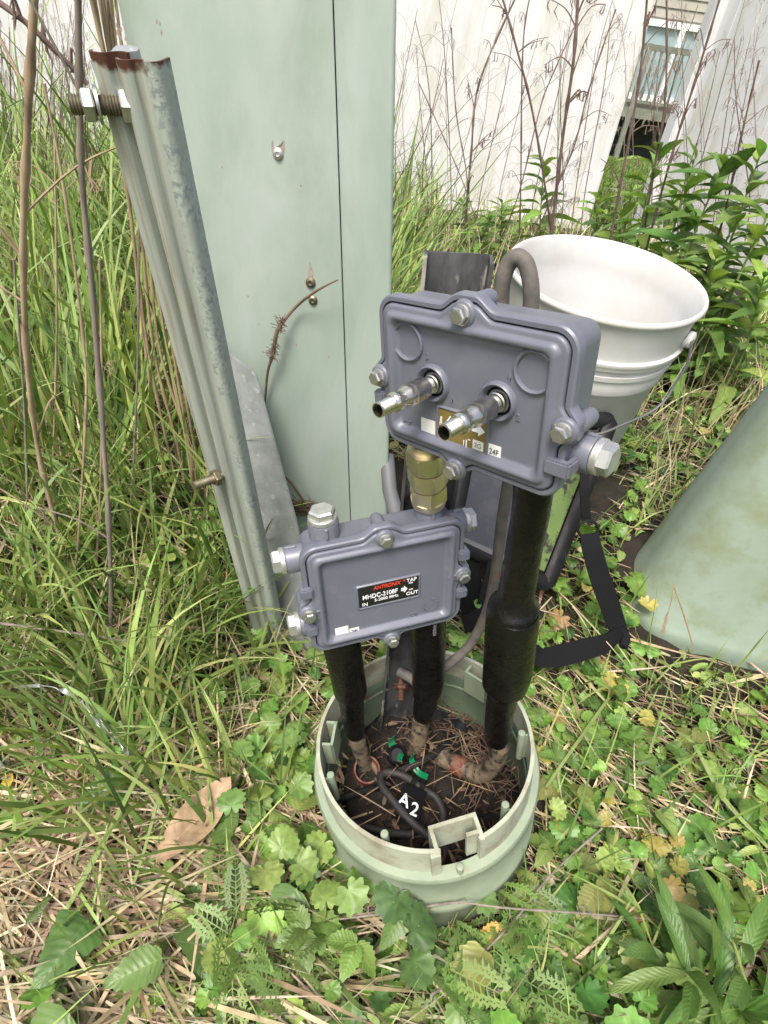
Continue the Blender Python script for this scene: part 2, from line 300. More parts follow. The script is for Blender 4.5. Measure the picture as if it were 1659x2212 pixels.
# ---------------------------------------------------------------- pot (round pedestal base)
PR = Vector((.079, .348, .158)); PN = Vector((-.194, -.02, 1)).normalized(); RR = .12
PB = PR-PN*.16                                         # where its axis meets the ground
PU = (Vector((1, 0, 0))-PN*PN.x).normalized(); PV = PN.cross(PU)
def pot(a, r, h): return PR+PU*(r*math.cos(a))+PV*(r*math.sin(a))+PN*h     # a: angle, h: height relative to the rim
def build_pot():
    t = empty('round_pedestal', PB, label='round pale green plastic pedestal base sunk in the weeds, open at the top', cat='utility pedestal')
    t2 = lambda v: v-PB
    # notch centre angle: towards pixel (1003,1868)
    q = pz(1003, 1868, PR.z-.01); d = q-PR; na = math.atan2(d.dot(PV), d.dot(PU)); hw = .165
    N = 120; half = [na+hw+(2*math.pi-2*hw)*k/N for k in range(N+1)]
    def ringarc(m, prof, angs, mi=0):
        R = [[t2(pot(a, r, h)) for r, h in prof] for a in angs]; m.rings(R, True, True, mi)
    m = MB(); ringarc(m, [(.1155, .0), (.1195, .0), (.1205, -.044), (.1155, -.044)], half)
    o = m.build('rim_collar', M_potrim, t, ang=30)
    m = MB(); prof = [(-.041, .1155), (-.0425, .1275), (-.0465, .1295), (-.051, .1278), (-.07, .1272), (-.115, .1275), (-.117, .1292), (-.130, .1292), (-.132, .1278), (-.20, .129)]
    inn = [(-.20, .1215), (-.118, .1185), (-.06, .1178), (-.043, .115)]
    m.rev([(h, r) for h, r in prof], (0, 0, 0), (0, 0, 1), 128, False, False)
    m.v = [tuple(t2(PR+PU*v[0]+PV*v[1]+PN*v[2])) for v in m.v]
    m.build('body', M_pot, t, ang=50)
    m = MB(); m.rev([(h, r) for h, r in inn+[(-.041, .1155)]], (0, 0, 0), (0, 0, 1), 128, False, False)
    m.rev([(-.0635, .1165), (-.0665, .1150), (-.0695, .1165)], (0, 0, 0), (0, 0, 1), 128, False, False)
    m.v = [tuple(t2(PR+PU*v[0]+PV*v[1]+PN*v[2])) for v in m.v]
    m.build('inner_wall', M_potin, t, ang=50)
    # inward pocket at the notch
    m = MB()
    def B(a0, r0, r1, w0, w1, h0, h1):                 # block in the frame of the notch
        e = PU*math.cos(na)+PV*math.sin(na); s = PN.cross(e); P = []
        for h in (h0, h1):
            for r, ww in ((r0, w0), (r1, w0), (r1, w1), (r0, w1)): P.append(t2(PR+e*r+s*ww+PN*h))
        m.add(P, [(3, 2, 1, 0), (4, 5, 6, 7), (0, 1, 5, 4), (1, 2, 6, 5), (2, 3, 7, 6), (3, 0, 4, 7)])
    B(0, .096, .119, -.0245, -.0205, -.044, .001); B(0, .096, .1185, .0205, .0245, -.044, .001)
    B(0, .0925, .0962, -.0245, .0245, -.044, .001); B(0, .108, .1115, .0085, .0206, -.044, .0005); B(0, .1165, .1205, -.030, -.0205, -.042, -.0005)
    m.build('lock_pocket', M_potrim, t)
    # pins on the inner wall
    for px_, py_, h in ((705, 1650, -.0), (820, 1808, -.0), (1137, 1603, -.0), (1104, 1762, .0)):
        q = pz(px_, py_, PR.z); d = q-PR; a = math.atan2(d.dot(PV), d.dot(PU)); m = MB()
        m.rev([(-.05, .0038), (-.002, .0042), (0, .0038), (.0005, .001)], t2(pot(a, .1085, -.003)), PN, 14, True, True)
        e = PU*math.cos(a)+PV*math.sin(a); s = PN.cross(e); c = t2(pot(a, .113, -.03))
        m.box(c, (.010, .0025, .045), Matrix((e, s, PN)).transposed())
        m.build('cover_pin', M_pot, t)
    for px_, py_ in ((712, 1560), (1040, 1400+60)):
        q = pz(px_, py_, PR.z-.004); d = q-PR; a = math.atan2(d.dot(PV), d.dot(PU)); e = PU*math.cos(a)+PV*math.sin(a); s = PN.cross(e); m = MB(); MM = Matrix((e, s, PN)).transposed()
        for c, dd in (((.1075, -.0135), (.012, .003, .04)), ((.1075, .0135), (.012, .003, .04)), ((.1025, 0), (.003, .03, .04))):
            m.box(t2(PR+e*c[0]+s*c[1]+PN*-.026), dd, MM)
        m.build('cover_bracket', M_pot, t)
    # tiny peg on the ledge
    q = pz(1005, 1900, PR.z-.04); m = MB(); m.rev([(0, .0035), (.012, .0033), (.0125, .002)], t2(pot(na-.02, .1235, -.043)), PN, 12); m.build('peg', M_pot, t)
    # soil inside
    n = 60; V = []; rs = np.random.RandomState(5)
    for i in range(n):
        for j in range(n):
            x, y = (i/(n-1)-.5)*.3, (j/(n-1)-.5)*.3; r = math.hypot(x, y); k = min(1, .1215/max(r, 1e-6)) if r > .1215 else 1
            z = .024+.010*math.sin(x*60+1)*math.cos(y*50)+.006*rs.rand()-.02*max(0, (x)*4)+.0
            V.append((PB.x+.011+x*k, PB.y+.010+y*k, z))
    Fc = [(i*n+j, (i+1)*n+j, (i+1)*n+j+1, i*n+j+1) for i in range(n-1) for j in range(n-1)]
    m = MB(); m.add(V, Fc); o = m.build('pot_soil', M_soilp, ang=180); tag(o, kind='stuff', label='dark wet soil and crumbs filling the bottom of the round base', cat='soil')

# ---------------------------------------------------------------- housings
def rrect(hw, hh, r, y, bumps=(), bs=0., ns=36, nc=12):
    pts = []; r = max(r, .0015)
    cs = [(hw-r, hh-r, 0), (-hw+r, hh-r, 90), (-hw+r, -hh+r, 180), (hw-r, -hh+r, 270)]
    for i, (cx, cz, a0) in enumerate(cs):
        for k in range(nc):
            a = rad(a0+90*k/(nc-1)); pts.append([cx+r*math.cos(a), cz+r*math.sin(a)])
        nx, nz, a1 = cs[(i+1) % 4]; a = rad(a0+90)
        p0 = (cx+r*math.cos(a), cz+r*math.sin(a)); p1 = (nx+r*math.cos(a), nz+r*math.sin(a))
        for k in range(1, ns): t = k/ns; pts.append([p0[0]*(1-t)+p1[0]*t, p0[1]*(1-t)+p1[1]*t])
    if bs:
        for p in pts:
            for (side, c, h, w0, w1) in bumps:
                if side in 'TB': along = p[0]-c; ok = (p[1] > hh*.6) if side == 'T' else (p[1] < -hh*.6)
                else: along = p[1]-c; ok = (p[0] > hw*.6) if side == 'R' else (p[0] < -hw*.6)
                if ok:
                    s = 1-min(1, max(0, (abs(along)-w0)/(w1-w0))); s = s*s*(3-2*s)*h*bs
                    if side == 'T': p[1] += s
                    elif side == 'B': p[1] -= s
                    elif side == 'R': p[0] += s
                    else: p[0] -= s
    return [Vector((x, y, z)) for x, z in pts]
def hexbolt(parent, x, z, y0=-.002, r=.0062, h=.0055, name='bolt', ax=(0, -1, 0), o=None, m=None, flange=1.25, fl=.0012):
    o = Vector(o) if o else Vector((x, y0, z)); m = m or M_zinc; ax = Vector(ax)
    b = MB(); b.rev([(0, r*flange), (fl, r*flange), (fl*1.3, r*flange*.9)], o, ax, 28)
    u = ax.orthogonal().normalized(); u.rotate(Matrix.Rotation(rad(12), 3, ax)); v = ax.cross(u)
    R = []
    for t, k in ((fl, 1), (h*.82, 1), (h, .86)):
        R.append([o+ax*t+(u*math.cos(a)+v*math.sin(a))*r*k*1.08 for a in [math.pi/3*i for i in range(6)]])
    b.rings(R); b.rev([(h*.98, r*.78), (h*1.02, r*.7)], o, ax, 20)
    return b.build(name, m, parent, ang=25)
def plug(parent, o, ax, r=.0122):
    r *= .94
    b = MB(); o = Vector(o); ax = Vector(ax)
    b.rev([(0, r*.93), (.0008, r), (.0042, r), (.005, r*.95)], o, ax, 40)
    u = ax.orthogonal().normalized(); u.rotate(Matrix.Rotation(rad(20), 3, ax)); v = ax.cross(u); R = []
    for t, k in ((.0045, 1), (.0105, 1), (.012, .84)): R.append([o+ax*t+(u*math.cos(a)+v*math.sin(a))*r*.92*k for a in [math.pi/3*i for i in range(6)]])
    b.rings(R); return b.build('port_plug', M_white, parent, ang=28)
def housing(name, loc, rot, hh, bumps, label, extra):
    t = empty(name, loc, rot, label=label, cat='cable tap'); hw = .075; r = .015
    t.rotation_mode = 'XYZ'
    R = []
    for ins, y, bs in ((.012, .037, 0), (.008, .038, 0), (.005, .036, 0), (.004, .033, 0), (.0035, .014, 0), (.002, .011, .6), (.0005, .009, 1), (0, .0075, 1), (0, .0012, 1), (.0012, 0, 1), (.0038, 0, 1), (.0042, .0006, 1), (.0043, .004, 1), (.012, .004, 0)):
        R.append(rrect(hw-ins, hh-ins, r-ins, y, bumps, bs))
    b = MB(); b.rings(R)
    for (side, c, h, w0, w1) in bumps:
        if side == 'T': o = (c, .006, hh+.0005)
        elif side == 'B': o = (c, .006, -hh-.0005)
        elif side == 'R': o = (hw+.001, .006, c)
        else: o = (-hw-.001, .006, c)
        b.rev([(0, .0062), (.018, .0058), (.021, .005), (.0225, .003)], o, (0, 1, 0), 20)
    for o, ax, L, rr in extra['boss']:
        b.rev([(-.012, rr), (L-.001, rr), (L, rr*.97)], o, ax, 40)
        # small key on the boss
        oo = Vector(o)+Vector(ax)*(L-.004); k = Vector((0, 0, 1)) if abs(ax[0]) > .5 else Vector((0, -1, 0))
        b.rev([(-.006, .0018), (.003, .0016), (.0035, .001)], oo+k*(rr+.0002), ax, 10)
    b.build('body', M_paint, t, ang=40)
    R = []
    for ins, y, bs in ((.0054, .0038, 1), (.0054, -.0004, 1), (.006, -.0013, 1), (.0072, -.0018, 1), (.0088, -.0019, .9), (.0096, -.0022, .25), (.0104, -.0036, 0), (.0114, -.0046, 0), (.0128, -.005, 0), (.0142, -.0045, 0), (.0156, -.0028, 0), (.0166, -.0004, 0), (.0174, .0006, 0), (.0185, .001, 0), (.020, .001, 0)):
        R.append(rrect(hw-ins, hh-ins, max(r-ins, .006) if ins > .009 else r-ins, y, bumps, bs))
    b = MB(); b.rings(R, False, True)
    lid = b
    for p in extra.get('rings', ()):                    # raised rings on the lid
        x, z, r0, wd, h = p
        lid.rev([(-.002, r0-wd), (h*.7, r0-wd*.7), (h, r0), (h*.7, r0+wd*.7), (-.002, r0+wd)], (x, .001, z), (0, -1, 0), 48, False, False)
    for (x0, x1, z0, z1) in extra.get('frames', ()):     # raised frame round the label
        hx, hz = (x1-x0)/2, (z1-z0)/2; cx, cz = (x0+x1)/2, (z0+z1)/2; RR_ = []
        for ins, y in ((-.0022, .0012), (-.0018, -.0002), (-.0010, -.0008), (-.0002, -.0004), (.0, .0012)):
            RR_.append([Vector((p.x+cx, y, p.z+cz)) for p in rrect(hx-ins, hz-ins, .0016, y, ns=2, nc=4)])
        lid.rings(RR_, False, False)
    for (x, z, hx, hz, y) in extra.get('pips', ()):
        lid.rings([[Vector((p.x+x, p.y, p.z+z)) for p in rrect(hx-i, hz-i, .003, yy, ns=3, nc=5)] for i, yy in ((0, .001), (0, y*.7), (.0008, y))])
    lid.build('lid', M_paint, t, ang=40)
    for i, (side, c, h, w0, w1) in enumerate(bumps):
        if side == 'T': x, z = c, hh-.0030
        elif side == 'B': x, z = c, -hh-.0028
        elif side == 'R': x, z = hw-.0012, c
        else: x, z = -hw+.0012, c
        q = MB(); q.rev([(0, .0088), (.0022, .0082), (.003, .0074)], (x, -.001, z), (0, -1, 0), 32); q.build('bolt_boss', M_paint, t, ang=50)
        hexbolt(t, x, z, -.0038, .0052, .0062)
    for (x, z, wx) in extra['clips']:
        q = MB(); q.box((x, -.0022, z), (wx, .0065, .0105)); q.box((x+math.copysign(wx/2-.0025, x), .003, z), (.005, .012, .0098))
        bevel(q.build('clip', M_paint, t), .0013, 2)
    for o, ax, L, rr in extra['boss']:
        if extra.get('noplug') and (o, ax) in extra['noplug']: continue
        plug(t, Vector(o)+Vector(ax)*L, ax, rr)
    return t
def build_housings():
    UH, LH = .055, .0625
    bT = lambda d: [('T', 0, .008, .005, .020), ('B', d, .0085, .004, .016), ('L', d*0-.0037, .0065, .0045, .015), ('R', d*0-.0037, .0065, .0045, .015)]
    up = housing('tap_housing', (.0408, .3425, .5672), (.0837, -.1516, -.6757), UH,
        [('T', -.0005, .008, .006, .021), ('B', -.004, .0060, .004, .015), ('L', -.0037, .0065, .0045, .014), ('R', -.0037, .0065, .0045, .014)],
        'upper blue-grey metal tap box with two nickel connectors sticking out of its lid',
        dict(boss=[((.073, .021, -.026), (1, 0, 0), .0125, .0125), ((-.05, .021, -.053), (0, 0, -1), .010, .012)], noplug=[((-.05, .021, -.053), (0, 0, -1))],
             rings=[(-.0486, .0258, .0125, .0016, .0024), (.0492, .0258, .0125, .0016, .0024), (-.0262, .0012, .0118, .0018, .0042), (.0262, .0016, .0118, .0018, .0042)],
             frames=[(-.0212, .0192, -.0400, -.0152)],
             clips=[(.073, -.0285, .017), (-.0745, -.020, .010)]))
    for x, z in ((-.0262, .0012), (.0262, .0016)):
        q = MB(); q.rev([(-.0008, .0098), (.0006, .0094), (.0006, .0078), (-.0014, .0076)], (x, .0012, z), (0, -1, 0), 32, False, True); q.build('port_recess_shade', M_dark, up)  # flat black standing in for the shade in the recess round each connector
        c = MB(); th = []
        c.rev([(-.001, .0066), (.002, .0066), (.0026, .0058), (.0034, .0060), (.0042, .0056), (.005, .006), (.0058, .0056), (.0066, .0060), (.0072, .0056), (.010, .0056)], (x, 0, z), (0, -1, 0), 32)
        o = c.build('connector', M_nickel, up, ang=50)
        c = MB(); c.rev([(.0092, .0058), (.0096, .0070), (.0102, .0076), (.0220, .0076), (.0228, .0074)], (x, 0, z), (0, -1, 0), 40); c.build('barrel', M_smoke, o, ang=40)
        c = MB(); c.rev([(.0226, .0074), (.0255, .0077), (.0285, .0072), (.0315, .0060), (.034, .0055), (.036, .0056), (.0362, .0066), (.0372, .0068), (.0405, .0066), (.0412, .0060), (.0425, .0058)], (x, 0, z), (0, -1, 0), 40); c.build('neck', M_nickel, o, ang=40)
        pr = [(.042, .0050)]
        for k in range(11): pr += [(.0434+k*.0009, .0050), (.0438+k*.0009, .0046)]
        pr += [(.0537, .0051), (.0545, .0050), (.0545, .0043), (.046, .0042)]
        c = MB(); c.rev(pr, (x, 0, z), (0, -1, 0), 36, False, True); c.build('threaded_tip', M_nickel, o, ang=30)
        c = MB(); c.rev([(.0461, .0041), (.0463, .0040)], (x, 0, z), (0, -1, 0), 24); c.build('bore', M_dark, o)
    # olive label with printing
    q = MB(); q.box((-.001, .0003, -.0276), (.0404, .0004, .0246)); lb = q.build('label', M_olive, up)
    text('Made in China', .0030, -.0178, -.0385, lb, M_ink, y=-.0003, rot=-90, off=.00008)
    text('AN', .0062, -.0135, -.0232, lb, M_ink, y=-.0003, off=.0002, shear=.2)
    text('I', .0062, .0006, -.0375, lb, M_ink, y=-.0003); text('I', .0088, .0025, -.0385, lb, M_ink, y=-.0003); text('-', .008, .0045, -.0335, lb, M_ink, y=-.0003)
    q = MB(); q.prism([(.0078+a*.0105, -.0003, -.0268+b*.009) for a, b in ((0, .72), (.5, .72), (.5, 1), (1, .5), (.5, 0), (.5, .28), (0, .28))], (0, -1, 0), .0002); q.build('arrow_mark', M_ink, lb)
    q = MB(); q.box((.0131, -.00015, -.0338), (.0085, .0004, .0068)); s1 = q.build('small_sticker', M_stick, lb); text('2G', .0050, .0131, -.0356, lb, M_gryp, y=-.0005, align='CENTER')
    q = MB(); q.box((.0257, .0006, -.0345), (.0105, .0004, .0095)); s1 = q.build('sticker', M_stick, up); text('24F', .0060, .0257, -.0367, s1, M_inkb, y=.0001, align='CENTER', sx=.85)
    q = MB(); q.box((-.0311, .0006, -.0338), (.0130, .0004, .0130)); q.build('blank_sticker', M_stick, up)
    for b_, x, z in (('3', -.0335, .0168), ('4', .0310, .0170), ('1', -.0118, -.0085), ('2', .0395, -.0075)): text(b_, .0065, x, z, up, M_paint, y=.0008, off=.0001, ext=.0006, name='embossed_mark')
    text('CE', .0065, -.0555, -.0385, up, M_paint, y=.0008, off=.0001, ext=.0006, name='embossed_mark')
    lo = housing('tap_housing', (.0129, .3663, .3566), (-.0864, -.1243, .378), LH,
        [('T', -.001, .008, .006, .021), ('B', .0024, .0060, .004, .015), ('L', -.0072, .0065, .0045, .014), ('R', -.0015, .0065, .0045, .014)],
        'lower blue-grey metal tap box with a black printed label, above the round base',
        dict(boss=[((-.049, .021, .062), (0, 0, 1), .0125, .0135), ((.0468, .020, .062), (0, 0, 1), .011, .0125), ((-.073, .021, .040), (-1, 0, 0), .0125, .0125), ((-.073, .021, -.039), (-1, 0, 0), .0085, .0125),
                   ((.073, .021, .044), (1, 0, 0), .008, .0125), ((.073, .021, -.016), (1, 0, 0), .004, .0115), ((-.045, .021, -.060), (0, 0, -1), .008, .014), ((.050, .021, -.060), (0, 0, -1), .008, .014)],
             noplug=[((.0468, .020, .062), (0, 0, 1)), ((-.045, .021, -.060), (0, 0, -1)), ((.050, .021, -.060), (0, 0, -1))],
             frames=[(-.0272, .0308, -.0170, .0078)], clips=[(-.0735, .0172, .011), (-.0735, -.0285, .011), (.0738, .0225, .011), (.0738, -.024, .011)],
             pips=[(-.0650, -.0072, .006, .0032, -.0042), (.0650, -.0015, .006, .0032, -.0042)]))
    q = MB(); q.box((.0018, .0003, -.0046), (.0574, .0004, .0242)); lb = q.build('label', M_blk, lo)
    Y = -.0003
    text('ANTRONIX', .0062, -.0130, .0022, lb, M_red, y=Y, off=.00010, sx=.80, shear=.2)
    text('®', .0032, .0152, .0046, lb, M_red, y=Y)
    text('MHDC-2108F', .0072, -.0238, -.0072, lb, M_ink, y=Y, off=.00009, sx=.82)
    text('5-2000 MHz', .0046, -.0125, -.0122, lb, M_ink, y=Y, off=.00005)
    text('IN', .0055, -.0245, -.0152, lb, M_ink, y=Y, off=.00006)
    text('TAP', .0056, .0188, .0028, lb, M_ink, y=Y, off=.00006); text('8dB', .0026, .0210, .0002, lb, M_ink, y=Y)
    text('4dB', .0026, .0210, -.0080, lb, M_ink, y=Y); text('OUT', .0056, .0184, -.0136, lb, M_ink, y=Y, off=.00006)
    q = MB(); q.prism([(.0135+a*.0062, Y, -.0092+b*.0085) for a, b in ((0, .72), (.45, .72), (.45, 1), (1, .5), (.45, 0), (.45, .28), (0, .28))], (0, -1, 0), .0002); q.build('arrow_mark', M_ink, lb)
    q = MB(); q.box((-.0455, .0006, -.0425), (.0128, .0004, .0125)); q.build('blank_sticker', M_stick, lo)
    q = MB(); q.box((-.0335, .0006, -.0445), (.0095, .0004, .0068)); s1 = q.build('sticker', M_stick, lo); text('24I', .0055, -.0335, -.0465, s1, M_inkb, y=.0001, align='CENTER', sx=.85)
    text('CE', .006, .0225, -.0435, lo, M_paint, y=.0008, off=.0001, ext=.0006, name='embossed_mark')
    for k, ch in enumerate('MADE IN CHINA'):
        a = rad(215+k*27)
        if ch != ' ': text(ch, .0034, .0440+.0062*math.sin(a), -.0345+.0062*math.cos(a), lo, M_paint, y=.0008, ext=.0005, rot=math.degrees(a), align='CENTER', name='embossed_mark')
    # brass couplings between the two boxes
    bpy.context.view_layer.update()
    A = Matrix.LocRotScale(lo.location, lo.rotation_euler, None) @ Vector((.0468, .020, .0735)); Bp = Matrix.LocRotScale(up.location, up.rotation_euler, None) @ Vector((-.05, .021, -.0635))
    ax = (Bp-A).normalized(); Lg = (Bp-A).length
    t = empty('brass_coupling', A, label='stack of three plated brass hexagon nuts joining the two tap boxes', cat='pipe fitting')
    b = MB(); b.rev([(-.004, .012), (.0, .0150), (.003, .0155), (Lg*.12, .0158)], (0, 0, 0), ax, 36); b.rev([(0, .0125), (Lg+.006, .0125)], (0, 0, 0), ax, 30); b.build('sleeve', M_brass, t)
    u = ax.orthogonal().normalized(); u.rotate(Matrix.Rotation(rad(25), 3, ax)); v = ax.cross(u)
    for i, (f0, f1) in enumerate(((.10, .36), (.38, .66), (.68, .97))):
        b = MB(); R = []
        n = 48
        for tt, k in ((0, .93), (.12, 1.), (.88, 1.), (1, .93)):
            ring = []
            for j in range(n):
                a = 2*math.pi*j/n; h = .0150/math.cos(((a+math.pi/6) % (math.pi/3))-math.pi/6); rr = min(h, .0168*(k if k < 1 else 1.05)); ring.append(ax*(Lg*(f0+(f1-f0)*tt))+(u*math.cos(a+i*.25)+v*math.sin(a+i*.25))*rr)
            R.append(ring)
        b.rings(R); b.build('hexagon_nut', M_brass, t, ang=22)
    return up, lo
def shrink(name, label, top, path, r, n=28, seed=0, pipe=None, band=None, elbow=None, prt=None):
    t = empty(name, path[-1] if not pipe else pipe[-1][0], label=label, cat='cable'); o0 = t.location.copy()
    P = [Vector(p)-o0 for p in path]; Q, q = spline(P, r, 8); rs = random.Random(seed)
    m = MB(); T = [(Q[min(i+1, len(Q)-1)]-Q[max(i-1, 0)]).normalized() for i in range(len(Q))]; u = T[0].orthogonal(); R = []
    ph = rs.random()*6
    for i, p in enumerate(Q):
        u = (u-T[i]*u.dot(T[i])).normalized(); v = T[i].cross(u)
        R.append([p+(u*math.cos(a)+v*math.sin(a))*q[i]*(1+.022*math.sin(2*a+i*.23+ph)+.02*math.sin(3*a+i*.11)) for a in [2*math.pi*k/n for k in range(n)]])
    m.rings(R); m.build('shrink_tube', M_shrink, t, ang=60)
    if pipe:
        m = MB(); m.tube([Vector(p)-o0 for p, _ in pipe], [a for _, a in pipe], 18, sub=8); m.build('muddy_pipe', M_mud, t)
    return t
def build_cables():
    up, lo = build_housings()
    mu = Matrix.LocRotScale(up.location, up.rotation_euler, None); ml = Matrix.LocRotScale(lo.location, lo.rotation_euler, None)
    p0 = mu @ Vector((.046, .021, -.045))
    t = shrink('right_cable', 'tall black shrink-wrapped cable from the upper tap box ending in a muddy elbow', None,
        [p0, py(1148, 1090, .333), py(1132, 1180, .335), py(1116, 1280, .337), py(1111, 1308, .338), py(1108, 1330, .339), py(1098, 1440, .343), py(1091, 1476, .345), py(1087, 1490, .346), py(1078, 1545, .351), py(1074, 1588, .355), py(1073, 1592, .355)],
        [.0142, .0142, .0140, .0142, .0212, .0232, .0228, .0218, .0160, .0146, .0142, .0128], seed=1,
        pipe=[(py(1076, 1570, .353), .0105), (py(1080, 1610, .355), .0105), (py(1066, 1652, .358), .0108), (py(1035, 1672, .363), .011), (py(1005, 1662, .372), .011), (py(975, 1645, .385), .011), (py(935, 1628, .40), .011)])
    t.name = 'shrink_wrapped_cable'
    o0 = t.location
    m = MB(); m.tube([py(1006, 1664, .3717)-o0, py(996, 1657, .3755)-o0, py(985, 1651, .3802)-o0], [.0122, .0124, .0122], 24); m.build('orange_band', M_tape, t)
    t = shrink('left_cable', 'short black shrink-wrapped cable under the left corner of the lower tap box', None,
        [ml @ Vector((-.045, .021, -.058)), py(740, 1400, .366), py(748, 1445, .366), py(756, 1490, .366), py(758, 1512, .366), py(764, 1560, .366), py(768, 1582, .366)],
        [.0185, .0190, .0190, .0185, .0140, .0125, .0118], seed=2, pipe=[(py(766, 1570, .366), .0105), (py(775, 1610, .368), .010), (py(788, 1648, .37), .009), (py(800, 1680, .372), .008)])
    t.name = 'shrink_wrapped_cable'
    m = MB(); q = pz(793, 1662, .05)-t.location; m.rev([(-.02, .0165), (0, .0165), (0, .0145), (-.02, .0145)], q, (.1, -.25, 1), 28, False, False); m.build('conduit_mouth', M_tape, t)
    t = shrink('middle_cable', 'black shrink-wrapped cable beside the stake under the lower tap box', None,
        [ml @ Vector((.050, .021, -.058)), py(926, 1370, .404), py(925, 1450, .404), py(922, 1490, .404), py(921, 1503, .404), py(918, 1530, .404), py(915, 1545, .404)],
        [.0185, .0190, .0185, .0175, .0150, .0145, .0130], seed=3, pipe=[(py(916, 1530, .404), .0115), (py(908, 1570, .405), .0112), (py(900, 1620, .406), .0112), (py(894, 1660, .406), .011)])
    t.name = 'shrink_wrapped_cable'
    for (a, b_, Yt, hh_, bd) in (((741, 1445), (761, 1535), .3475, .0042, 'CANUSA'), ((936, 1345), (932, 1450), .3845, .0050, 'CANUSA')):
        A_ = py(*a, Yt); B_ = py(*b_, Yt); rt = (B_-A_).normalized(); fw = (A_-C0).normalized(); fw = (fw-rt*fw.dot(rt)).normalized(); up_ = rt.cross(fw)
        tx = text(bd, hh_, 0, 0, t if bd == 'x' else None, M_gryp, y=0, name='printed_mark'); tx.parent = [o for o in bpy.data.objects if o.name.startswith('shrink_wrapped_cable')][1 if a[0] < 800 else 2]
        tx.matrix_local = Matrix.Translation(A_-tx.parent.location) @ Matrix((rt, fw, up_)).transposed().to_4x4()
    # peeled tape hanging from the middle pipe
    m = MB(); m.ribbon([py(925, 1545, .395), py(955, 1545, .39), py(985, 1560, .385), py(1010, 1580, .38)], [.012, .010, .012, .006], .0008, lambda s: Vector((0, math.sin(s*5), math.cos(s*5))), sub=6); o = m.build('tape_scrap', M_rub)
    tag(o, 'torn black tape scrap dangling behind the muddy middle pipe', 'tape')
    # black stake
    t = empty('ground_stake', py(850, 1600, .44), label='black weathered channel stake standing behind both tap boxes', cat='stake'); o0 = t.location
    a, b_ = py(991, 552, .455), py(858, 1600, .44); ax = (a-b_).normalized(); sx = Vector((1, 0, 0)); sx = (sx-ax*sx.dot(ax)).normalized(); fy = ax.cross(sx)
    prof = [(-.0265, -.010), (-.0265, .012), (-.023, .014), (.023, .014), (.0265, .012), (.0265, -.010), (.0235, -.010), (.0235, .010), (-.0235, .010), (-.0235, -.010)]
    m = MB(); R = []; rs = random.Random(3)
    L = (a-b_).length
    for k in range(13):
        tt = k/12; jag = 0
        R.append([(b_-o0)+ax*(L*tt + (rs.uniform(-.0025, .0015) if k == 12 else 0))+sx*x+fy*y for x, y in prof])
    m.rings(R); m.build('channel', M_stake, t, ang=40)
    q = py(866, 1490, .42)-o0; d = Vector((.12, -.9, -.45)).normalized()
    pr = [(-.02, .0042)]
    for k in range(6): pr += [(-.004+k*.003, .0044), (-.0025+k*.003, .0037)]
    m = MB(); m.rev(pr, q, d, 14); m.build('stake_bolt', M_copper, t); hexbolt(t, 0, 0, o=q-d*.006, ax=d, r=.0085, h=.006, m=M_copper, name='stake_nut')
    q2 = py(895, 1470, .418)-o0
    m = MB(); m.tube([q2+Vector((-.02, .01, .0)), q2, q2+Vector((.006, -.004, -.012)), q2+Vector((.008, -.004, -.03))], [.006, .0065, .006, .004], 12, sub=5); m.build('clamp', M_gwire, t)
    # ground wire loop
    m = MB()
    m.tube([py(1078, 760, .44), py(1082, 690, .44), py(1084, 620, .44), py(1097, 573, .44), py(1118, 556, .437), py(1139, 577, .434), py(1148, 640, .43), py(1140, 710, .43), py(1120, 900, .43), py(1098, 1040, .43), py(1082, 1140, .43), py(1070, 1240, .43), py(1050, 1325, .43), py(1015, 1392, .428), py(965, 1438, .424), py(930, 1460, .43)], [.0062]*8+[.0056]*8, 14, sub=6)
    o = m.build('ground_wire', M_gwire); tag(o, 'grey rubber wire bent in a loop above the upper tap box', 'wire')
    # looped cable in the pot
    Z5 = lambda u, v: ((1100+u/1.659)/1.736, (2350+v/1.659)/1.736)
    pts = [(960, 1400, .035), (890, 1340, .045), (720, 1200, .055), (610, 1070, .055), (548, 980, .052), (545, 925, .050), (600, 905, .050), (690, 930, .052), (790, 1000, .052), (885, 1060, .05), (930, 1150, .048), (925, 1225, .046), (870, 1275, .045), (760, 1290, .044), (600, 1282, .044), (370, 1225, .04), (300, 1190, .036)]
    t = empty('coiled_cable', pz(*Z5(720, 1200), .03), label='old black cable looped and tied on the soil inside the round base', cat='cable'); o0 = t.location
    m = MB(); m.tube([pz(*Z5(u, v), z)-o0 for u, v, z in pts], .0047, 12, sub=6); m.build('cable_run', M_cabl, t)
    for (u, v, z, du, dv) in ((748, 970, .052, 10, 60), (800, 1000, .052, 5, 60), (755, 1265, .047, -10, 60)):
        c = pz(*Z5(u, v), z)-o0; d = (pz(*Z5(u+50, v+(28 if v < 1100 else -8)), z)-o0-c).normalized(); m = MB()
        for k in range(5): m.rev([(k*.0014-.003, .0064), (k*.0014-.0024, .0068), (k*.0014-.0017, .0064)], c, d, 14)
        m.build('cable_tie', M_rub, t)
    m = MB(); m.box((0, 0, 0), (.030, .0012, .040)); tg = m.build('marker_tag', M_dark, t)
    fw = ray(*Z5(725, 1110)).normalized(); rt = RC @ Vector((1, 0, 0)); rt = (rt-fw*rt.dot(fw)).normalized(); rt = Matrix.Rotation(rad(20), 3, fw) @ rt; upv = rt.cross(fw)
    tg.matrix_local = Matrix.Translation(pz(*Z5(725, 1110), .058)-o0) @ Matrix((rt, fw, upv)).transposed().to_4x4() @ Matrix.Rotation(rad(0), 4, 'Y')
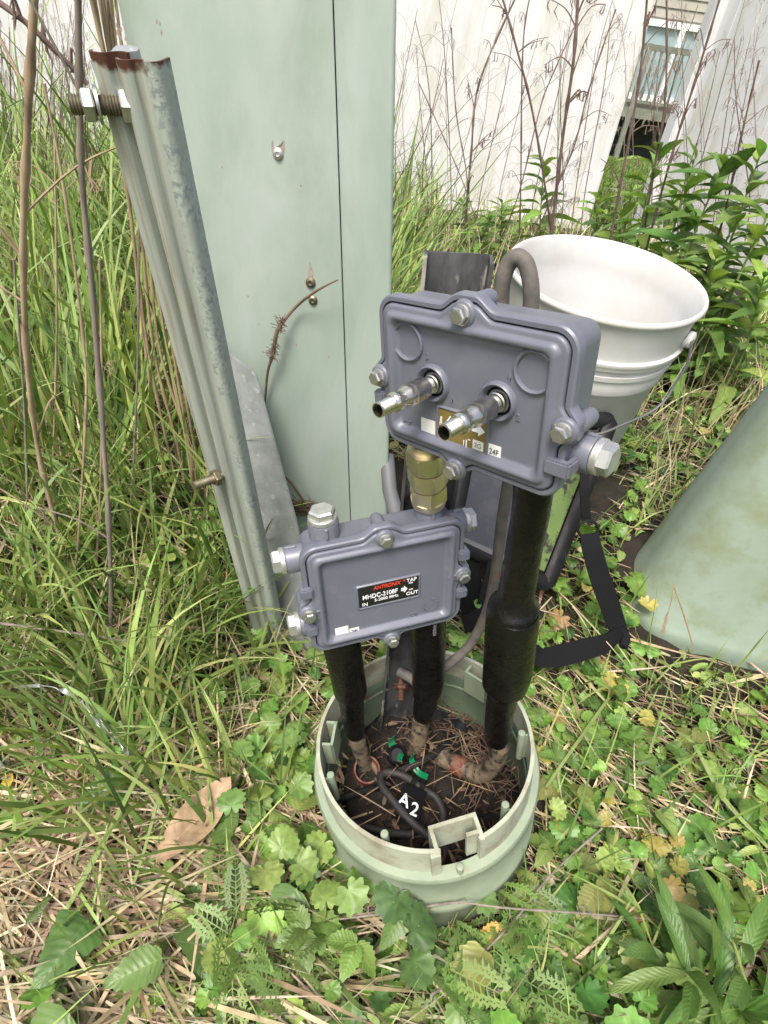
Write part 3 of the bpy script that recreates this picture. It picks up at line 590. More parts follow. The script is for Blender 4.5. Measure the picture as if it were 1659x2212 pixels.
    text('A', .020, -.0145, -.004, tg, M_gryw, y=-.001, off=.0003, name='marking'); text('2', .020, .0015, -.009, tg, M_gryw, y=-.001, off=.0003, name='marking')
    for path, r, lab in (([(230, 1090, .035), (420, 1030, .04), (600, 980, .035)], .0045, 'thin black cable on the soil along the left wall of the round base'),
                         ([(520, 950, .03), (700, 880, .045), (850, 810, .05), (1000, 690, .045)], .0055, 'straight black cable crossing behind the looped cable in the base')):
        m = MB(); m.tube([pz(*Z5(u, v), z) for u, v, z in path], r, 10, sub=6); o = m.build('buried_cable', M_rub); tag(o, lab, 'cable')
    for (u, v, ang, sx_, sy_, lab) in ((610, 720, 60, .030, .009, 'bright green tape strip standing on the soil in the base'), (735, 830, 20, .022, .007, 'bright green tape knot beside the looped cable')):
        c = pz(*Z5(u, v), .055); m = MB(); m.ribbon([c+Vector((0, 0, .012)), c, c+Vector((math.cos(rad(ang))*sx_*.5, -.01, -.008)), c+Vector((math.cos(rad(ang))*sx_, -.02, .002))], [sy_]*4, .0006, lambda s: Vector((.6, .6, s)), sub=4)
        tag(m.build('green_tape', M_teal), lab, 'tape')
    m = MB(); c = pz(*Z5(640, 800), .045); m.rev([(0, .013), (.012, .012), (.014, .010), (.006, .008)], c, (.1, -.4, .9), 20); tag(m.build('rubber_cap', M_rub), 'small round black rubber cap on the soil beside green tape', 'cap')
    m = MB(); c = pz(*Z5(1205, 1330), .04)
    m.box(c, (.022, .006, .012), Matrix.Rotation(.4, 3, 'Y')); m.box(c+Vector((.012, .004, .004)), (.006, .008, .016)); o = bevel(m.build('plastic_clip', M_gryp), .001); tag(o, 'small grey plastic clip on the soil near the right wall of the base', 'clip')

# ---------------------------------------------------------------- cabinet, post, plate
CUP = -(RC @ Vector(((810-CX)/F, -(2700-CY)/F, -1))).normalized()
def build_cabinet():
    Yb = .640
    A = py(760, 1110, Yb); r = Vector((1, -.02, 0)); r = (r-CUP*r.dot(CUP)).normalized(); n = CUP.cross(r); n = -n if n.y > 0 else n  # n towards viewer
    def onface(x, y, off=0):
        d = ray(x, y); return C0+d*((A+n*off-C0).dot(n)/d.dot(n))
    B0 = onface(760, 1345)
    add_rust(M_cab, tuple(B0+CUP*.035), tuple(-CUP), (.13, .10, .06))
    t = empty('pedestal_cabinet', B0, label='tall pale green metal utility cabinet with a vertical seam beside the mounting post', cat='utility cabinet')
    def loc(p): q = p-B0; return q.dot(r), q.dot(n), q.dot(CUP)
    xl = loc(onface(218, 0))[0]; xs = loc(onface(718, 0))[0]; xr = loc(onface(855, 0))[0]; top = loc(onface(500, 0))[2]+.35
    def W(x, y, z): return r*x+n*y+CUP*z
    def shell(x0, x1, yf, yb, rl, rr, z0, z1, name, m):
        P = []
        for cx, cy, a0, R_ in ((x1-rr, yf-rr, 90, rr), (x0+rl, yf-rl, 180, rl)):
            ang = [a0-90*k/10 for k in range(11)] if a0 == 90 else [90+90*k/10 for k in range(11)]
            if a0 == 90: ang = [0+90*k/10 for k in range(11)]
            P += [(cx+R_*math.cos(rad(a)), cy+R_*math.sin(rad(a))) for a in ang]
        P += [(x0, yb), (x1-.06, yb)]
        q = MB(); q.rings([[W(x, y, z) for x, y in P] for z in np.linspace(z0, z1, 12)]); return q.build(name, m, t, ang=30)
    shell(xl, xs, 0, -.235, .042, .001, -.02, top, 'front_cover', M_cab)
    shell(xs+.0006, xr, -.0022, -.235, .001, .004, -.02, top, 'side_cover', M_cab)
    q = MB(); q.rings([[W(x, y, z) for x, y in ((xs-.006, -.005), (xs+.008, -.005), (xs+.008, -.008), (xs-.006, -.008))] for z in (-.02, top)]); q.build('seam_light_block', M_dark, t)  # added black strip, keeps the sky from showing through the seam gap
    def screw(px_, py_, r0, m, rec=True, nm='screw'):
        p = onface(px_, py_)-B0; q = MB(); q.rev([(0, r0), (.0015, r0*.98), (.003, r0*.7), (.0034, r0*.45), (.0022, r0*.3)], p, n, 24); return q.build(nm, m, t)
    screw(601, 332, .0052, M_white); screw(671, 610, .0056, M_bolt); screw(676, 648, .0052, M_bolt)
    # scuffed bare patches round the screws
    M_scuff = mat('primer_scuff', (.26, .20, .17), (.33, .29, .26), 200, .8)
    def patch(pts, nm='scuff'):
        q = MB(); q.prism([onface(x, y)-B0+n*.0001 for x, y in pts], n, .0002); return q.build(nm, M_scuff, t, smooth=False)
    patch([(587, 303), (590, 303), (592, 318), (598, 322), (600, 314), (606, 322), (610, 303), (614, 304), (615, 325), (611, 338), (606, 318), (596, 320), (591, 340), (586, 325)])
    patch([(669, 566), (672, 570), (677, 588), (676, 602), (664, 602), (666, 585)])
    rs = random.Random(4)
    for (x, y, l) in ((251, 32, 5), (252, 55, 6), (262, 64, 6), (272, 62, 5), (262, 82, 5), (271, 84, 5), (338, 45, 6), (345, 50, 5), (348, 68, 6), (253, 70, 7), (266, 52, 4), (650, 400, 3), (536, 640, 3), (710, 770, 3), (640, 745, 3), (560, 700, 2), (480, 360, 2)):
        patch([(x-1, y-l), (x+1.5, y-l+2), (x+2, y+l-2), (x, y+l), (x-2, y+1)], 'paint_chip')
    return onface, n
def build_post():
    bot = py(598, 1440, .555); top = py(277, 122, .410)
    t = empty('mounting_post', bot, label='galvanised ribbed double-channel post with rusty top leaning beside the cabinet', cat='metal post')
    ax = (top-bot); L = ax.length; ax.normalize(); sx = Vector((1, .12, 0)); sx = (sx-ax*sx.dot(ax)).normalized(); fy = ax.cross(sx); fy = -fy if fy.y > 0 else fy
    def strip(prof, z0, z1, name, m, th=.0018, cut=0):
        q = MB(); R = []
        P2 = []
        for i, (x, y) in enumerate(prof):
            a = Vector(prof[max(i-1, 0)]); b = Vector(prof[min(i+1, len(prof)-1)]); d = (b-a).normalized(); P2.append((x+d.y*th, y-d.x*th))
        loop = list(prof)+P2[::-1]
        for z in (z0, z0+(z1-z0)*.5, z1-.012, z1):
            R.append([Vector((x, y, z)) for x, y in loop])
        q.rings(R, mi=0); o = q.build(name, m, t, ang=60); o.matrix_local = Matrix((sx, fy, ax)).transposed().to_4x4(); return o
    def sm(p, n=5):
        Q, _ = spline([Vector((x*.76, y*.80, 0)) for x, y in p], [0]*len(p), n); return [(v.x, v.y) for v in Q]
    rear = sm([(-.031, -.006), (-.0295, .0), (-.024, .004), (-.017, .005), (-.012, .001), (-.006, -.002), (.0, .002)])
    front = sm([(-.0085, .004), (-.0065, .010), (-.001, .0135), (.004, .013), (.008, .0095), (.0125, .0095), (.017, .014)])
    frr = sm([(.017, .014), (.0215, .0155), (.0265, .013), (.0295, .006), (.031, -.004)])
    strip(rear, -.02, L+.002, 'rear_channel', M_galv)
    strip(front, -.02, L, 'front_channel', M_galv); strip([(frr[0][0]-.0012, frr[0][1]-.0004)]+frr, -.02, L-.0002, 'side_flange', M_galvsp)
    for mm in (M_galv, M_galvsp): add_rust(mm, tuple(top), tuple(ax))
    def thread(a, b, r, name='threaded_rod', m=M_bolt):
        d = (b-a); Ln = d.length; n = int(Ln/.0018); pr = [(0, r*.85)]
        for k in range(n): pr += [(k*.0018+.0004, r), (k*.0018+.0012, r*.86)]
        q = MB(); q.rev(pr+[(Ln, r*.85)], a-bot, d, 24); return q.build(name, m, t, ang=25)
    def nut(c, d, r, h, name='nut', m=M_zinc):
        q = MB(); u = d.orthogonal().normalized(); v = d.cross(u)
        q.rings([[c-bot+d*tt+(u*math.cos(a)+v*math.sin(a))*r*k for a in [math.pi/3*i+.35 for i in range(6)]] for tt, k in ((0, .9), (h*.15, 1), (h*.85, 1), (h, .9))]); return q.build(name, m, t, ang=30)
    a = py(150, 226, .398); b = py(300, 229, .415); d = (b-a).normalized()
    thread(a, b, .0057); thr = (b-a).length/150
    nut(a+d*thr*28, d, .0095, .0068); nut(a+d*thr*110, d, .0095, .0080)
    q = MB(); q.rev([(0, .0102), (.0018, .0102)], a+d*thr*58-bot, d, 32); q.build('washer', M_zinc, t)
    tp = py(272, 114, .427)-bot; q = MB(); q.rev([(-.03, .0085), (-.002, .009), (.0015, .0088), (.003, .006)], tp, ax, 6); q.build('bolt_head', M_plate, t)
    a = py(418, 1050, .440); b = py(486, 1025, .468); d = (b-a).normalized(); thread(a, b, .0046); nut(py(460, 1034.5, .4575), d, .0085, .0068, m=M_bolt)
    # steel plate
    pl = [(440, 725, .615), (490, 762, .612), (541, 798, .602), (553, 814, .600), (640, 1130, .57), (700, 1400, .525), (712, 1500, .500), (660, 1500, .500), (600, 1330, .525), (500, 1000, .56)]
    P = [py(*p) for p in pl]; c = P[6].copy(); nn = (P[3]-P[1]).cross(P[5]-P[1]).normalized(); nn = nn if nn.y > 0 else -nn
    # flatten on a plane
    p0 = P[1]; P = [C0+(p-C0)*((p0-C0).dot(nn)/(p-C0).dot(nn)) for p in P]
    q = MB(); q.prism([p-c for p in P], nn, .0045); o = q.build('steel_plate', M_plate, smooth=False); o.location = c; bevel(o, .0008)
    tag(o, 'flat galvanised steel plate with clipped corner between the post and the round base', 'metal plate')
def build_twigs(onface, n):
    P = [(568, 905, .006), (573, 862, .006), (578, 805, .012), (590, 762, .016), (597, 722, .018), (612, 695, .014), (640, 662, .010), (672, 636, .02), (702, 618, .024), (731, 604, .026)]
    m = MB(); m.tube([onface(x, y, o) for x, y, o in P], [.0012, .0014, .0016, .0022, .0024, .0018, .0017, .0015, .0011, .0006], 8, sub=5)
    rs = random.Random(1)
    for k in range(60):
        f = rs.random(); x, y = (585+f*25, 775-f*85); c = onface(x+rs.uniform(-3, 3), y, .014); m.tube([c, c+Vector((rs.uniform(-1, 1), -abs(rs.random()), rs.uniform(-1, 1)))*.006, c+Vector((rs.uniform(-1, 1), -abs(rs.random()), rs.uniform(-1, 1)))*.009], .00035, 4)
    m.build('dry_vine', M_root); tag(bpy.data.objects['dry_vine'], 'dry brown twig curling across the front of the green cabinet', 'twig')
    m = MB(); m.tube([onface(x, y, .006) for x, y in ((612, 1025), (630, 1045), (648, 1070), (672, 1112))], [.0011, .0015, .0016, .0012], 8, sub=5)
    for k in range(150):
        x, y = 655+rs.gauss(0, 16), 1098+rs.gauss(0, 7); c = onface(x, y, rs.uniform(.001, .012)); d = Vector((rs.uniform(-1, 1), rs.uniform(-.5, .2), rs.uniform(-.5, .5)))*.016
        m.tube([c-d, c+Vector((0, -.003, .002)), c+d], .0004, 4, sub=2)
    tag(m.build('root_clump', M_root), 'tangle of brown roots against the foot of the green cabinet', 'roots')
    m = MB(); m.tube([py(836, 985, .66), py(842, 1060, .62), py(858, 1120, .58)], .010, 14); tag(m.build('conduit', M_conduit), 'grey conduit bending out behind the right edge of the cabinet', 'conduit')

# ---------------------------------------------------------------- bucket, bag, cover
def build_bucket():
    c = Vector((.279, .906, .537)); n = Vector((-.001, -.172, 1)).normalized(); b = c-n*.37
    t = empty('bucket', b, label='white plastic bucket standing open behind the upper tap box', cat='bucket')
    prof = [(0, .02), (.001, .118), (.004, .122), (.02, .1235), (.245, .1345), (.248, .1375), (.250, .1382), (.262, .1388), (.275, .1385), (.2755, .1415), (.283, .142), (.284, .1385), (.293, .139), (.294, .1445), (.300, .1455), (.302, .1465), (.306, .146), (.308, .1412), (.355, .1435), (.360, .1455), (.364, .1495), (.368, .150), (.371, .148), (.371, .1445), (.366, .1415), (.33, .1385), (.31, .1380), (.295, .1345), (.27, .1335), (.25, .130), (.245, .1295), (.02, .119), (.006, .115), (.006, .01)]
    m = MB(); m.rev(prof, (0, 0, 0), n, 96); m.build('pail', M_buck, t, ang=50)
    # ear + bail
    bail = [py(1500, 722, .86), py(1494, 745, .82), py(1483, 790, .76), py(1460, 825, .73), py(1440, 860, .71), py(1405, 890, .70), py(1350, 915, .70), py(1290, 938, .70), py(1200, 950, .70), py(1100, 900, .74)]
    m = MB(); m.tube([p-b for p in bail], .0018, 8, sub=6); m.build('bail_handle', M_wire, t)
    q = py(1494, 735, .84)-b; m = MB(); m.rev([(-.006, .012), (.001, .012), (.003, .008)], q, (.8, -.6, 0), 20); m.build('ear', M_buck, t)
def build_bag():
    P = dict(TL=(1020, 930, .70), TR=(1322, 905, .80), BR=(1183, 1262, .625), BL=(975, 1165, .62))
    Q = {k: py(*v) for k, v in P.items()}; o0 = Q['BR'].copy()
    t = empty('tool_bag', o0, label='black-framed tool bag with green fabric and dark window leaning on the bucket', cat='bag')
    u = (Q['TR']-Q['BR']); v = (Q['BL']-Q['BR']); nn = u.cross(v).normalized(); nn = nn if nn.y < 0 else -nn
    Q = {k: C0+(p-C0)*((o0-C0).dot(nn)/(p-C0).dot(nn)) for k, p in Q.items()}
    def q(a, b): return (Q['BL']*(1-a)+Q['BR']*a)*(1-b)+(Q['TL']*(1-a)+Q['TR']*a)*b-o0
    # frame as rounded loop
    loop = [];
    for a, b in ((.08, 0), (.92, 0), (.985, .015), (1, .07), (1, .5), (1, .92), (.985, .98), (.9, 1), (.5, 1), (.1, 1), (.015, .98), (0, .92), (0, .5), (0, .07), (.015, .015), (.08, 0)): loop.append(q(a, b))
    m = MB(); m.tube(loop, .0078, 10, sub=4, flat=1.6, up=nn); m.build('frame', M_rub, t)
    m = MB(); m.prism([q(.02, .02), q(.98, .02), q(.98, .98), q(.02, .98)], -nn, .05); bevel(m.build('fabric_body', M_camo, t), .01, 3)
    m = MB(); m.prism([q(.03, .03)+nn*.002, q(.57, .03)+nn*.002, q(.57, .92)+nn*.002, q(.03, .92)+nn*.002], nn, .002); m.build('window', M_film, t)
    m = MB(); m.ribbon([q(.02, .035)+nn*.006, q(.58, .035)+nn*.006], [.008]*2, .002, q(0, 1)-q(0, 0)); m.build('binding', M_conduit, t)
    m = MB(); m.prism([q(.57, .0)+nn*.002, q(.66, .0)+nn*.002, q(.66, 1)+nn*.002, q(.57, 1)+nn*.002], nn, .004); m.build('web_band', M_rub, t)
    for pts, w_, lab in (([(1010, 1200, .62), (1015, 1260, .60), (1022, 1330, .585)], .035, None), ([(1075, 1215, .6), (1062, 1270, .58), (1040, 1330, .56), (1000, 1350, .55)], .03, None)):
        m = MB(); m.ribbon([py(*p)-o0 for p in pts], w_, .002, (1, .2, 0), sub=5); m.build('side_strap', M_web, t)
    s = empty('shoulder_strap', pz(1345, 1378, .07), label='black webbing shoulder strap with a D-ring lying on the grass', cat='strap'); o1 = s.location
    m = MB(); m.ribbon([p-o1 for p in (py(1276, 960, .72), py(1262, 1040, .66), py(1264, 1085, .645), py(1267, 1128, .635))], [.013]*4, .002, (1, .1, 0), sub=5); m.build('thin_strap', M_web, s)
    c = py(1270, 1143, .625)-o1; m = MB(); R = .0125
    m.tube([c+Vector((math.cos(a)*R*1.15, math.sin(a)*.3*R, math.sin(a)*R)) for a in [2*math.pi*k/8+.3 for k in range(9)]], .0022, 8); m.build('ring', M_rub, s)
    m = MB(); m.ribbon([p-o1 for p in (py(1273, 1152, .62), py(1280, 1190, .605), py(1297, 1250, .59), py(1315, 1300, .58), py(1330, 1345, .572), py(1342, 1376, .562))], [.026, .028, .028, .028, .027, .025], .0025, (1, .15, .1), sub=6)
    m.ribbon([p-o1 for p in (py(1350, 1362, .568), py(1325, 1378, .556), py(1300, 1392, .545), py(1265, 1402, .535), py(1215, 1415, .525), py(1170, 1420, .52), py(1150, 1400, .53))], [.018, .024, .028, .030, .031, .028, .02], .0025, lambda k: Vector((0, .35+.5*math.sin(k*3), 1)), sub=6)
    m.tube([p-o1 for p in (py(1338, 1355, .57), py(1350, 1375, .565), py(1346, 1398, .55))], [.006, .008, .006], 10, sub=4)
    m.build('wide_strap', M_web, s)
    s.location = o1
def build_cover():
    o0 = Vector((.598, .695, .08)); yaw = rad(-10)
    t = empty('pedestal_cover', o0, label='large tapered pale green plastic cover standing in the grass at the right edge', cat='pedestal cover')
    e1 = Vector((math.cos(yaw), math.sin(yaw), 0)); e2 = Vector((-math.sin(yaw), math.cos(yaw), 0)); m = MB(); R = []
    for h, ins, rr in ((-.02, .0, .075), (.0, -.004, .075), (.012, -.0065, .075), (.02, -.004, .075), (.028, .0, .075), (.10, .006, .073), (.25, .018, .07), (.45, .034, .066), (.62, .048, .064), (.66, .060, .06), (.69, .085, .05), (.70, .13, .03)):
        ring = rrect(.172-ins, .092-min(ins*.6, .055), min(rr, .092-min(ins*.6, .055)-.002), 0, ns=8, nc=12); sh = .055*h
        R.append([e1*(p.x+sh)+e2*p.z+Vector((0, 0, h)) for p in ring])
    m.rings(R); m.build('shell', M_cover, t, ang=50)
    return o0, Vector((0, 0, 1))

# ---------------------------------------------------------------- fence and house
def build_fence():
    z0 = .10
    def panel(a, b, H, label, posts, base=z0):
        a = Vector(a); b = Vector(b); d = (b-a); L = d.length; d.normalize(); nn = Vector((d.y, -d.x, 0))
        t = empty('fence_panel', a, label=label, cat='fence'); n = max(1, round(L/.21)); wd = L/n
        lean = Vector((0, 0, 1))
        m = MB()
        for k in range(n):                               # tongue-and-groove boards: each with small chamfers
            P = []
            for s_, y in ((.0, -.002), (.004, -.0), (wd-.004, -.0), (wd, -.002), (wd, .02), (0, .02)): P.append(d*(k*wd+s_)-nn*y)
            m.rings([P, [p+lean*H for p in P]])
        m.build('boards', M_fence, t, ang=20)
        m = MB()
        for zz in (.02,):
            c = d*(L/2)+nn*.008+Vector((0, 0, zz)); m.box(c, (L, .05, .14), Matrix((d, nn, Vector((0, 0, 1)))).transposed())
        bevel(m.build('bottom_rail', M_fence, t), .006)
        for s_ in posts:
            m = MB(); m.box(d*s_+nn*.0+Vector((0, 0, H/2)), (.11, .10, H+.1), Matrix((d, nn, Vector((0, 0, 1)))).transposed()); bevel(m.build('post', M_fence, t), .008)
        return t
    g = pz(1262, 497, .15)
    panel((-5.5, 4.25, z0), (g.x-.02, g.y, z0), 2.3, 'long white vinyl fence with green algae behind the cabinet', (1.9, 3.85, (g.x-.02+5.5)-.03))
    panel((g.x+.34, 4.05, z0), (1.75, 1.65, z0), 2.3, 'white vinyl fence panel on the right beyond the bucket', (.03, 1.5))
def build_house():
    Y = 15.0
    def hp(x, y): return py(x, y, Y)
    base = Vector((4.0, Y, .15)); t = empty('house', base, label='beige sided house seen through the gap in the fence', cat='house')
    x0, x1 = -6.5, 7.0
    m = MB(); H = 7.5; n = 46; R = []
    for k in range(int(n)):                               # lap siding
        z = .75+k*H/n*.95; m.add([(x0, 0, z), (x1, 0, z), (x1, -.03, z), (x0, -.03, z), (x0, -.004, z+.155), (x1, -.004, z+.155)], [(0, 1, 2, 3), (3, 2, 5, 4)])
    m.box(((x0+x1)/2, 4, 4), (x1-x0, 7.9, 7.4)); m.build('siding_wall', M_side, t, smooth=False)
    m = MB(); m.box(((x0+x1)/2, .1, .35), (x1-x0, .3, .9)); m.build('foundation', M_found, t)
    m = MB(); m.prism([(x0-.4, -.6, 7.9), (x1+.4, -.6, 7.9), (x1+.4, 4, 10.2), (x0-.4, 4, 10.2)], (0, 0, 1), .15); m.prism([(x0-.4, 8.6, 7.9), (x1+.4, 8.6, 7.9), (x1+.4, 4, 10.2), (x0-.4, 4, 10.2)], (0, 0, 1), .15); m.build('roof', M_found, t)
    bl, tr = hp(1338, 205)-base, hp(1480, 52)-base; tl = hp(1392, 47)-base
    xa, xb, za, zb = bl.x-.1, bl.x+1.75, bl.z, tl.z
    f = MB()
    for (c, d) in ((((xa+xb)/2, -.05, za), (xb-xa+.1, .12, .14)), (((xa+xb)/2, -.05, zb), (xb-xa+.1, .12, .10)), ((xa, -.05, (za+zb)/2), (.1, .12, zb-za)), ((xb, -.05, (za+zb)/2), (.1, .12, zb-za)), (((xa+xb)/2-.0, -.05, (za+zb)/2), (.10, .13, zb-za))): f.box(c, d)
    fr = f.build('door_frame', M_trim, t)
    m = MB(); m.box(((xa+xb)/2, -.02, (za+zb)/2), (xb-xa, .03, zb-za)); m.build('glass', M_glass, fr)
    # deck
    dz = (hp(1345, 232)-base).z; dx0, dx1 = bl.x-1.2, bl.x+1.15; dd = 1.3
    dk = MB(); dk.box(((dx0+dx1)/2, -dd/2, dz-.08), (dx1-dx0, dd, .16)); deck = dk.build('deck', M_wood, t)
    m = MB()
    m.box(((dx0+dx1)/2, -dd, dz+.9), (dx1-dx0, .05, .09)); m.box(((dx0+dx1)/2, -dd, dz+.1), (dx1-dx0, .04, .05))
    k = dx0
    while k <= dx1: m.box((k, -dd, dz+.5), (.035, .035, .85)); k += .13
    for x in (dx0, dx1, (dx0+dx1)/2): m.box((x, -dd, (dz+.95)/2), (.09, .09, dz+.95))
    m.build('railing', M_wood, deck)
    m = MB(); m.box((dx1+.55, -dd+.45, dz/2), (1.5, .06, .22), Matrix.Rotation(math.atan2(dz, 1.3), 3, 'Y')); m.box((dx1+.55, -dd+.0, dz/2), (1.5, .06, .22), Matrix.Rotation(math.atan2(dz, 1.3), 3, 'Y'))
    for i in range(4): m.box((dx1+.15+i*.3, -dd+.22, dz-.2*(i+.7)), (.3, .5, .04))
    m.build('stairs', M_wood, deck)

# ---------------------------------------------------------------- vegetation library
RS = np.random.RandomState(11)
EXC = []
def excluded(x, y, z=0, m=0.):
    ex = np.hypot(x-PB.x-.012, y-PB.y-.01) < .126+m
    for (ax_, ay, bx, by, r) in EXC:
        dx, dy = bx-ax_, by-ay; t = np.clip(((x-ax_)*dx+(y-ay)*dy)/(dx*dx+dy*dy+1e-9), 0, 1)
        ex |= np.hypot(x-ax_-t*dx, y-ay-t*dy) < r+m
    return ex
BODY = {}
def inside(p):
    x, y, z = p[:, 0], p[:, 1], p[:, 2]
    xo = x-z*CUP.x/CUP.z; yo = y-z*CUP.y/CUP.z; x0, x1, y0 = BODY['cab']
    r = (xo > x0) & (xo < x1) & (yo > y0) & (yo < y0+.27)
    r |= (np.hypot(x-.279, y-.906-.172*(.537-z)) < .155) & (z < .57)
    r |= (x > .425+.1*(z-.08)) & (x < .78) & (y > .6) & (y < .79) & (z < .75)
    r |= (np.hypot(x-PR.x, y-PR.y) < .12) & (z > .03) & (z < .6)
    return r
def mesh_np(name, V, Fc, col, luv, m, parent=None, smooth=True):
    me = bpy.data.meshes.new(name); nv = len(V); nf = len(Fc); k = Fc.shape[1]
    me.vertices.add(nv); me.vertices.foreach_set('co', V.astype(np.float32).ravel())
    me.loops.add(nf*k); me.loops.foreach_set('vertex_index', Fc.astype(np.int32).ravel())
    me.polygons.add(nf); me.polygons.foreach_set('loop_start', np.arange(0, nf*k, k, dtype=np.int32))
    if smooth: me.polygons.foreach_set('use_smooth', np.ones(nf, bool))
    a = me.attributes.new('Col', 'FLOAT_COLOR', 'POINT'); a.data.foreach_set('color', np.hstack([col, np.ones((nv, 1))]).astype(np.float32).ravel())
    if luv is not None: a = me.attributes.new('Luv', 'FLOAT_VECTOR', 'POINT'); a.data.foreach_set('vector', luv.astype(np.float32).ravel())
    me.materials.append(m); me.update(calc_edges=True); me.validate()
    return put(bpy.data.objects.new(name, me), parent)
def blades(base, L, W, az, lean, droop, col, S_=6, twist=None, fold=True):
    """curved tapering blades; returns V,F,col,luv"""
    n = len(base); t = np.linspace(0, 1, S_+1)
    th = lean[:, None]+droop[:, None]*t[None, :]**1.5                       # angle from vertical along the blade
    ds = L[:, None]/S_; hx = np.cumsum(np.sin(th)*ds, 1)-np.sin(th[:, :1])*ds; hz = np.cumsum(np.cos(th)*ds, 1)-np.cos(th[:, :1])*ds
    d = np.stack([np.cos(az), np.sin(az), 0*az], 1); s = np.stack([-np.sin(az), np.cos(az), 0*az], 1)
    tw = (twist if twist is not None else RS.uniform(-.6, .6, n))[:, None]*t[None, :]+RS.uniform(-.5, .5, n)[:, None]
    c = base[:, None, :]+hx[:, :, None]*d[:, None, :]+hz[:, :, None]*np.array([0, 0, 1.])
    if len(BODY):
        ok = ~inside(c.reshape(-1, 3)).reshape(n, S_+1).any(1)
        if not ok.all(): return blades(base[ok], L[ok], W[ok], az[ok], lean[ok], droop[ok], col[ok], S_)
    nrm = np.cos(th)[:, :, None]*d[:, None, :]-np.sin(th)[:, :, None]*np.array([0, 0, 1.])
    sd = np.cos(tw)[:, :, None]*s[:, None, :]+np.sin(tw)[:, :, None]*nrm
    wd = (W[:, None]*np.minimum(1, (1-t[None, :])*2.2+.02)*np.minimum(1, .55+t*2))[:, :, None]*.5
    V = np.stack([c-sd*wd, c+sd*wd], 2).reshape(-1, 3)
    i = np.arange(S_); q = np.stack([2*i, 2*i+1, 2*i+3, 2*i+2], 1); Fc = (q[None]+(np.arange(n)*2*(S_+1))[:, None, None]).reshape(-1, 4)
    c2 = np.repeat(col, 2*(S_+1), 0); tt = np.tile(np.repeat(t, 2), n)
    c2 = c2*(1+.25*(.5-tt)[:, None]*np.array([1.2, .8, .6]))
    luv = np.stack([np.tile([-1, 1], n*(S_+1)), tt, 0*tt], 1)
    return V, Fc, c2, luv
def leafinst(tmpl, pos, X, Y, Z, sc, col, curl=None):
    """tmpl=(V,F,luv) in its own frame x lateral, y along, z normal"""
    TV, TF, TL = tmpl; n = len(pos); tv = np.repeat(TV[None], n, 0)*sc[:, None, None]
    if curl is not None:
        y = TV[:, 1][None]*1.; x = TV[:, 0][None]
        tv = tv.copy(); tv[:, :, 2] -= (curl[:, None]*y*y)*sc[:, None]; tv[:, :, 2] += (.35*np.abs(x)*np.abs(curl[:, None]))*sc[:, None]
    V = pos[:, None]+tv[:, :, 0:1]*X[:, None]+tv[:, :, 1:2]*Y[:, None]+tv[:, :, 2:3]*Z[:, None]
    Fc = (TF[None]+(np.arange(n)*len(TV))[:, None, None]).reshape(-1, TF.shape[1])
    return V.reshape(-1, 3), Fc, np.repeat(col, len(TV), 0), np.tile(TL, (n, 1))
def frames(n, tilt, az=None, rs=RS):
    az = rs.uniform(0, 2*np.pi, n) if az is None else az
    ta = rs.uniform(0, 2*np.pi, n); tm = tilt if hasattr(tilt, '__len__') else np.abs(rs.normal(0, tilt, n))
    Z = np.stack([np.sin(tm)*np.cos(ta), np.sin(tm)*np.sin(ta), np.cos(tm)], 1)
    Y = np.stack([np.cos(az), np.sin(az), 0*az], 1); Y -= Z*(Y*Z).sum(1)[:, None]; Y /= np.linalg.norm(Y, axis=1)[:, None]
    return np.cross(Y, Z), Y, Z
def tmpl_strip(fw, n=9, fold=.25, teeth=0, tooth=.0, bend=0.):
    """ovate/lanceolate leaf of length 1 from y=0; 3 columns per half"""
    V = []; L = []; F_ = []; m = 5
    for i in range(n+1):
        t = i/n; wv = fw(t)
        if teeth and 0 < i < n: wv *= 1+tooth*(1 if i % 2 else -1)
        for j in range(m):
            u = j/(m-1)*2-1; V.append((u*wv, t+(.02*teeth if teeth and abs(u) == 1 and i % 2 else 0), abs(u)*wv*fold-bend*t*t+.015*math.sin(t*9+u*2))); L.append((u, t, 0))
    for i in range(n):
        for j in range(m-1): a = i*m+j; F_.append((a, a+1, a+m+1, a+m))
    return np.array(V), np.array(F_), np.array(L)
def tmpl_round(teeth=15, rings=3, depth=.09, notch=.35, cup=.12, seed=0):
    """kidney-shaped scalloped leaf, radius 1, notch at y<0"""
    rs = np.random.RandomState(seed); n = teeth*4; V = [(0, -.38, 0)]; L = [(0, 0, 0)]; F_ = []
    for r in range(1, rings+1):
        q = r/rings
        for k in range(n):
            a = -math.pi/2+.16+(2*math.pi-.32)*k/(n-1); rr = q
            if r == rings: rr *= 1+depth*(abs(math.sin(k/(n-1)*teeth*math.pi))-.5)*1.6
            nt = notch*max(0, 1-abs(((a+math.pi/2+math.pi) % (2*math.pi))-math.pi)/1.0); rr *= 1-.25*nt
            V.append((rr*math.cos(a)*1.05, rr*math.sin(a)*.95-.38*(1-q), cup*q*q+.03*q*math.sin(a*7+seed)+.10*q*q*math.sin(a*2+seed*2)+.05*q*math.sin(a*3+seed))); L.append((a/math.pi*1., q, 0))
    for k in range(n-1): F_.append((0, 1+k, 2+k, 2+k))
    for r in range(rings-1):
        for k in range(n-1): a = 1+r*n+k; F_.append((a+1, a, a+n, a+n+1))
    V = np.array(V); F_ = [f if f[2] != f[3] else (f[0], f[1], f[2], f[2]) for f in F_]
    # turn the fan triangles into quads by doubling (degenerate quads removed by using triangles only)
    T = []
    for f in F_:
        T.append((f[0], f[1], f[2]))
        if f[2] != f[3]: T.append((f[0], f[2], f[3]))
    return V, np.array(T), np.array(L)
